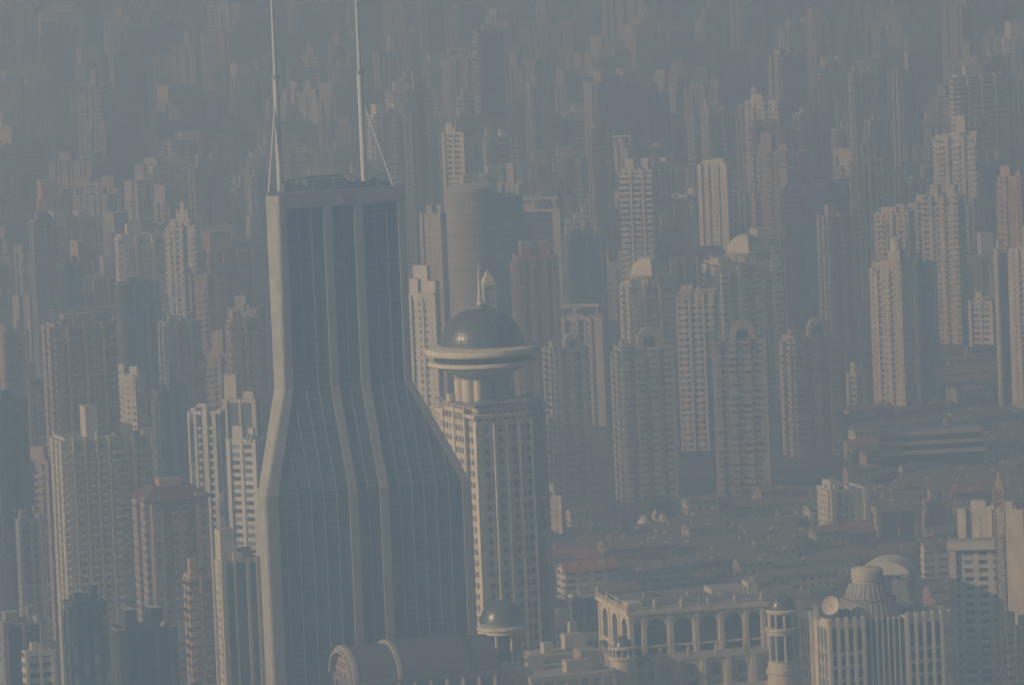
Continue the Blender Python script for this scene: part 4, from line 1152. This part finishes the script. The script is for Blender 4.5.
c_, s_ = math.cos(TH), math.sin(TH)
low_spots = []
cand = []
SIZES = [(32,7.5,7.0,2.0),(23,8.0,7.6,2.0),(12,8.0,6.2,2.2),(15,10,11.5,1.5)]
for iy in range(-6, 86):
    lx = -560+RNG.uniform(0, 15)
    while lx < 700:
        size = RNG.choices(SIZES, (4,4,3,2))[0]
        ly = 2920+iy*14.6+RNG.uniform(-1,1)
        cx_ = lx+size[0]/2
        cand.append((cx_*c_-(ly-3300)*s_, cx_*s_+(ly-3300)*c_+3300, size))
        lx += size[0]+RNG.uniform(1.5, 5)
cand.sort(key=lambda q: q[1])
def in_low(x, y):
    px, py = project((x, y, 0))
    if not (535 < px < 1030): return None
    if y < 2900 or y > 4050: return None
    if px < 700 and y > 3510: return None
    if px < 860 and y > 3540: return None
    return px, py
nh = 0
for x, y, size in cand:
    q = in_low(x, y)
    if q is None or not clear_of(x, y, size[0]*.32): continue
    if RNG.random() < .3: low_spots.append((x, y)); continue
    if nh >= 270: low_spots.append((x, y)); continue
    # skip those wholly hidden behind nearer things
    top = project((x, y, 10))
    hid = any(a < top[0]-12 and top[0]+12 < b and yt < top[1] and d_ < y-5 and top[1]+8 < yb for a, b, yt, yb, d_, _ in occ)
    if hid: continue
    kind = RNG.choice([k for k in HOUSE_KINDS if k[3] != 'red tile roof'] if RNG.random() < .88 else HOUSE_KINDS)
    house(x, y, TH+RNG.choice((0,math.pi))+RNG.uniform(-.03,.03), kind, size, RNG.randrange(4))
    nh += 1

# trees between the houses: trunk, limbs and a crown of leaf clumps
leafm = plain('dark_tree_leaves', (0.065,0.085,0.04), 0.8, 0, 0.6, 0.5)
barkm = plain('tree_bark', (0.10,0.08,0.06), 0.9)
def tree_meshes(seed, rad, h):
    rnd = random.Random(seed); m = MB()
    lobes = [(Vector((rnd.gauss(0,rad*.45), rnd.gauss(0,rad*.45), h*.62+rnd.gauss(0,rad*.25))), rad*rnd.uniform(.35,.6)) for _ in range(9)]
    for c, r in lobes:
        for k in range(110):
            v = Vector((rnd.gauss(0,1),rnd.gauss(0,1),rnd.gauss(0,1))).normalized()*r*rnd.uniform(.55,1.08)
            p = c+v; s = rnd.uniform(.3,.62)
            q = m.add([p+Vector((rnd.uniform(-s,s),rnd.uniform(-s,s),rnd.uniform(-s*.6,s*.6))) for _ in range(4)])
            m.face([q,q+1,q+2]); m.face([q+1,q+2,q+3])
    t = MB().bar((0,0,0), (0,0,h*.55), .38, .2, 7)
    for c, r in lobes[:5]: t.bar((0,0,h*.3), tuple(c), .16, .05, 5)
    a, b = m.build('crown', leafm), t.build('trunk', barkm)
    r = (a.data, b.data)
    bpy.data.objects.remove(a); bpy.data.objects.remove(b)
    return r
TM = [tree_meshes(s, r, h) for s, r, h in ((1,4.2,10),(2,5.0,12),(3,3.6,9))]
TREES = []
RNG.shuffle(low_spots)
extra = []
for (px, py) in [(640,580),(655,578),(672,580),(690,579),(705,578),(720,573),(830,522),(818,520),(842,528),(855,532),(800,535),(735,545),(745,530),(770,545),(700,540),(716,530)]:
    d = depth_of_ground(px, py+8); p = at(px, py+8, d); extra.append((p.x, d))
for x, y in extra + low_spots:
    if len(TREES) >= 240: break
    if not clear_of(x, y, 3): continue
    px, py = project((x, y, 8))
    if any(a < px < b and yt < py < yb and d_ < y for a, b, yt, yb, d_, _ in occ): continue
    t = thing('tree', '', 'tree', (x, y, 0), RNG.uniform(0, 6.28), 'trees between the low houses')
    k = RNG.randrange(3)
    for nm, me in zip(('crown','trunk'), TM[k]):
        o = bpy.data.objects.new(nm, me); COL.objects.link(o); o.parent = t
    sc = RNG.uniform(.85, 1.25); t.scale = (sc, sc, sc)
    TREES.append((t, x, y, k))

# ------------------------------------------------------------------ the rest of the city, fading into the haze
FILL = []
RF = random.Random(29)
def min_top_ok(pxl, pxr, ytop, d):
    for a, b, yt, yb, dd, _ in occ:
        if dd > d and b > pxl+2 and a < pxr-2:
            if ytop < min(yb, yt+(70 if dd < 4400 else 24)): return False
    return True
def hidden(pxl, pxr, ytop, d):
    """share of the top strip covered by nearer things"""
    cov = 0; n = 0
    for i in range(7):
        px = pxl+(pxr-pxl)*(i+.5)/7
        for j in range(5):
            py = ytop+2+j*7
            if px < 0 or px > 1024 or py < 0: n += 1; cov += 1; continue
            n += 1
            if any(a < px < b and yt < py and dd < d for a, b, yt, yb, dd, _ in occ): cov += 1
    return cov/n
cols = ['beige','cream','grey','white','pink','tan','blue','slate','brick','orange']
wts = [22,14,16,14,9,10,8,8,4,3]
tries = 0
while len(FILL) < 290 and tries < 26000:
    tries += 1
    d = 3150+4600*(RF.random()**.75)
    px = RF.uniform(-25, 1049)
    if px > 530 and d < 4050: continue
    wpx = RF.choice((RF.uniform(16,26), RF.uniform(20,34), RF.uniform(30,50)))*FPX/d
    low = RF.random() < .48
    h = RF.uniform(22,58) if low else RF.choice((RF.uniform(55,85), RF.uniform(65,112)))
    if low: wpx *= 1.35
    elif d > 4800: wpx *= 1.2
    P = at(px, 300, d)
    py = project((P.x, d, h))[1]
    if py > 640 or py < -60: continue
    r = wpx*d/FPX*.5
    if not clear_of(P.x, d+r, r): continue
    pl, pr = px-wpx/2, px+wpx/2
    if not min_top_ok(pl, pr, py, d): continue
    if hidden(pl, pr, py, d) > .8: continue
    if not low and sum(1 for q in FILL if q[9] >= 58) >= 200: continue
    c = RF.choices(cols, wts)[0]
    kind = RF.choice(['grid','grid','pair','wide','small','ribbon','strip'])
    style = RF.choice(['ribs','ribs','bal','bal','flat'])
    roof = RF.choice(['boxes','boxes','boxes','boxes','tall','twin','steps','frame','panel'])
    root, W, D, H = tower('', pl, pr, py, d, c, kind, style, RF.uniform(.55,1.0), 17+RF.choice((0,0,0,0,-8,9,-40,-36))+RF.uniform(-2,2), max(2, min(5, int(wpx*d/FPX/9))), RF.choice((1,2)), roof, group='mid-rise blocks fading into the haze' if low else 'high-rises fading into the haze', name='apartment_block' if low else 'apartment_tower', cat='block' if low else 'tower', detail=1 if d < 4700 else 0)
    FILL.append((root, px, py, d, c, kind, style, roof, wpx, h))

# ------------------------------------------------------------------ a label for each repeat: its look, then where it stands
LANDMARKS = [((272,60),'the left mast'),((358,60),'the right mast'),((335,190),'the twin-mast glass tower roof'),((481,330),'the hotel dome'),((657,262),'the left white dome'),
 ((740,240),'the higher white dome'),((748,330),'the tallest arch crown'),((566,350),'the arch crown beside the hotel'),((810,325),'the shaded arch crown'),((640,170),'the bright balcony tower'),
 ((715,162),'the pediment tower'),((765,98),'the white-ribbed gridded tower'),((978,72),'the block with three bright roof boxes'),((890,300),'the cream slab tower with tank'),((838,215),'the pinkish tower'),
 ((535,250),'the brick red tower'),((470,200),'the rounded white office tower'),((175,230),'the slim white balcony tower'),((80,330),'the wide grey balcony tower'),((83,440),'the beige tower with stepped crown'),
 ((205,412),'the white strip-windowed tower'),((170,500),'the red hipped roof'),((42,222),'the grey blue balcony tower'),((525,85),'the tall beige ribbed tower'),((600,130),'the salmon flanked tower'),
 ((490,32),'the fine-lined dark slab'),((860,76),'the slim tower of balcony rows'),((1015,250),'the slab cut by the right edge'),((700,620),'the arcaded store'),((588,565),'the bright red long roof'),
 ((654,525),'the ornate cream house'),((842,500),'the white mid-rise'),((885,560),'the white vaulted building'),((940,440),'the banded podium'),((975,540),'the tower under construction'),
 ((658,560),'the long grey hall'),((870,590),'the stepped drum'),((60,20),'the top left corner'),((960,20),'the top right corner'),((180,60),'the upper left haze'),((650,30),'the upper middle haze'),((820,20),'the upper right haze')]
def where(px, py):
    best = min(LANDMARKS, key=lambda q: (q[0][0]-px)**2+(1.2*(q[0][1]-py))**2)
    dx, dy = px-best[0][0], py-best[0][1]
    if 'haze' in best[1] or 'corner' in best[1]: return 'in' if 'haze' in best[1] else 'near', best[1]
    if abs(dx) > abs(dy): return ('right of' if dx > 0 else 'left of'), best[1]
    return ('above' if dy < 0 else 'below'), best[1]
ORD = ['first','second','third','fourth','fifth','sixth','seventh','eighth','ninth','tenth','eleventh','twelfth']
def label_all(items):
    """items: (root, px, py, look)"""
    groups = {}
    for it in items:
        w = where(it[1], it[2]); groups.setdefault((it[3], w), []).append(it)
    for (look, w), g_ in groups.items():
        g_.sort(key=lambda q: q[1])
        for i, it in enumerate(g_):
            if len(g_) == 1: it[0]['label'] = '%s %s %s' % (look, w[0], w[1])
            elif len(g_) == 2: it[0]['label'] = '%s %s %s %s' % (('left-hand','right-hand')[i], look, w[0], w[1])
            else: it[0]['label'] = '%s from left %s %s %s' % (ORD[i], look, w[0], w[1])
RW = {'boxes':'flat-roofed','tall':'tall-capped','twin':'twin-capped','steps':'step-crowned','frame':'beam-topped','panel':'panel-topped'}
SW = {'ribs':'ribbed','bal':'balconied','flat':'plain-walled'}
label_all([(r, px, py+8, '%s %s %s %s' % (RW[roof], SW[style] if d < 4700 or style != 'bal' else 'ribbed', WORD[c], 'block' if h < 58 else 'tower')) for r, px, py, d, c, kind, style, roof, wpx, h in FILL])
def hsize(s): return {7.0:'long terraced',7.6:'terraced',6.2:'small',11.5:'tall'}[s[2]]
label_all([(r, *project((x, y, 8)), '%s %s house with %s' % (hsize(s), WORD[wc], rw)) for r, x, y, wc, rw, s in HOUSES])
label_all([(t, *project((x, y, 8)), '%s dark green tree' % ('round','broad','small')[k]) for t, x, y, k in TREES])

# ------------------------------------------------------------------ the haze itself
hz = MB().box(-6200, 6200, -1000, 16000, -1.0, 512.0)
hm, hnt, hb = new_mat('haze_air')
hnt.nodes.remove(hb)
pv = hnt.nodes.new('ShaderNodeVolumePrincipled')
pv.inputs['Color'].default_value = (*HAZE_COLOR, 1)
pv.inputs['Density'].default_value = HAZE_DENSITY
pv.inputs['Anisotropy'].default_value = HAZE_G
pv.inputs['Absorption Color'].default_value = (*HAZE_ABSORB, 1)
hnt.links.new(pv.outputs[0], hnt.nodes['Material Output'].inputs['Volume'])
ho = hz.build('haze', hm)
tag(ho, kind='stuff')
print('objects', len(bpy.data.objects), 'houses', len(HOUSES), 'trees', len(TREES), 'fill', len(FILL), 'tries', tries)
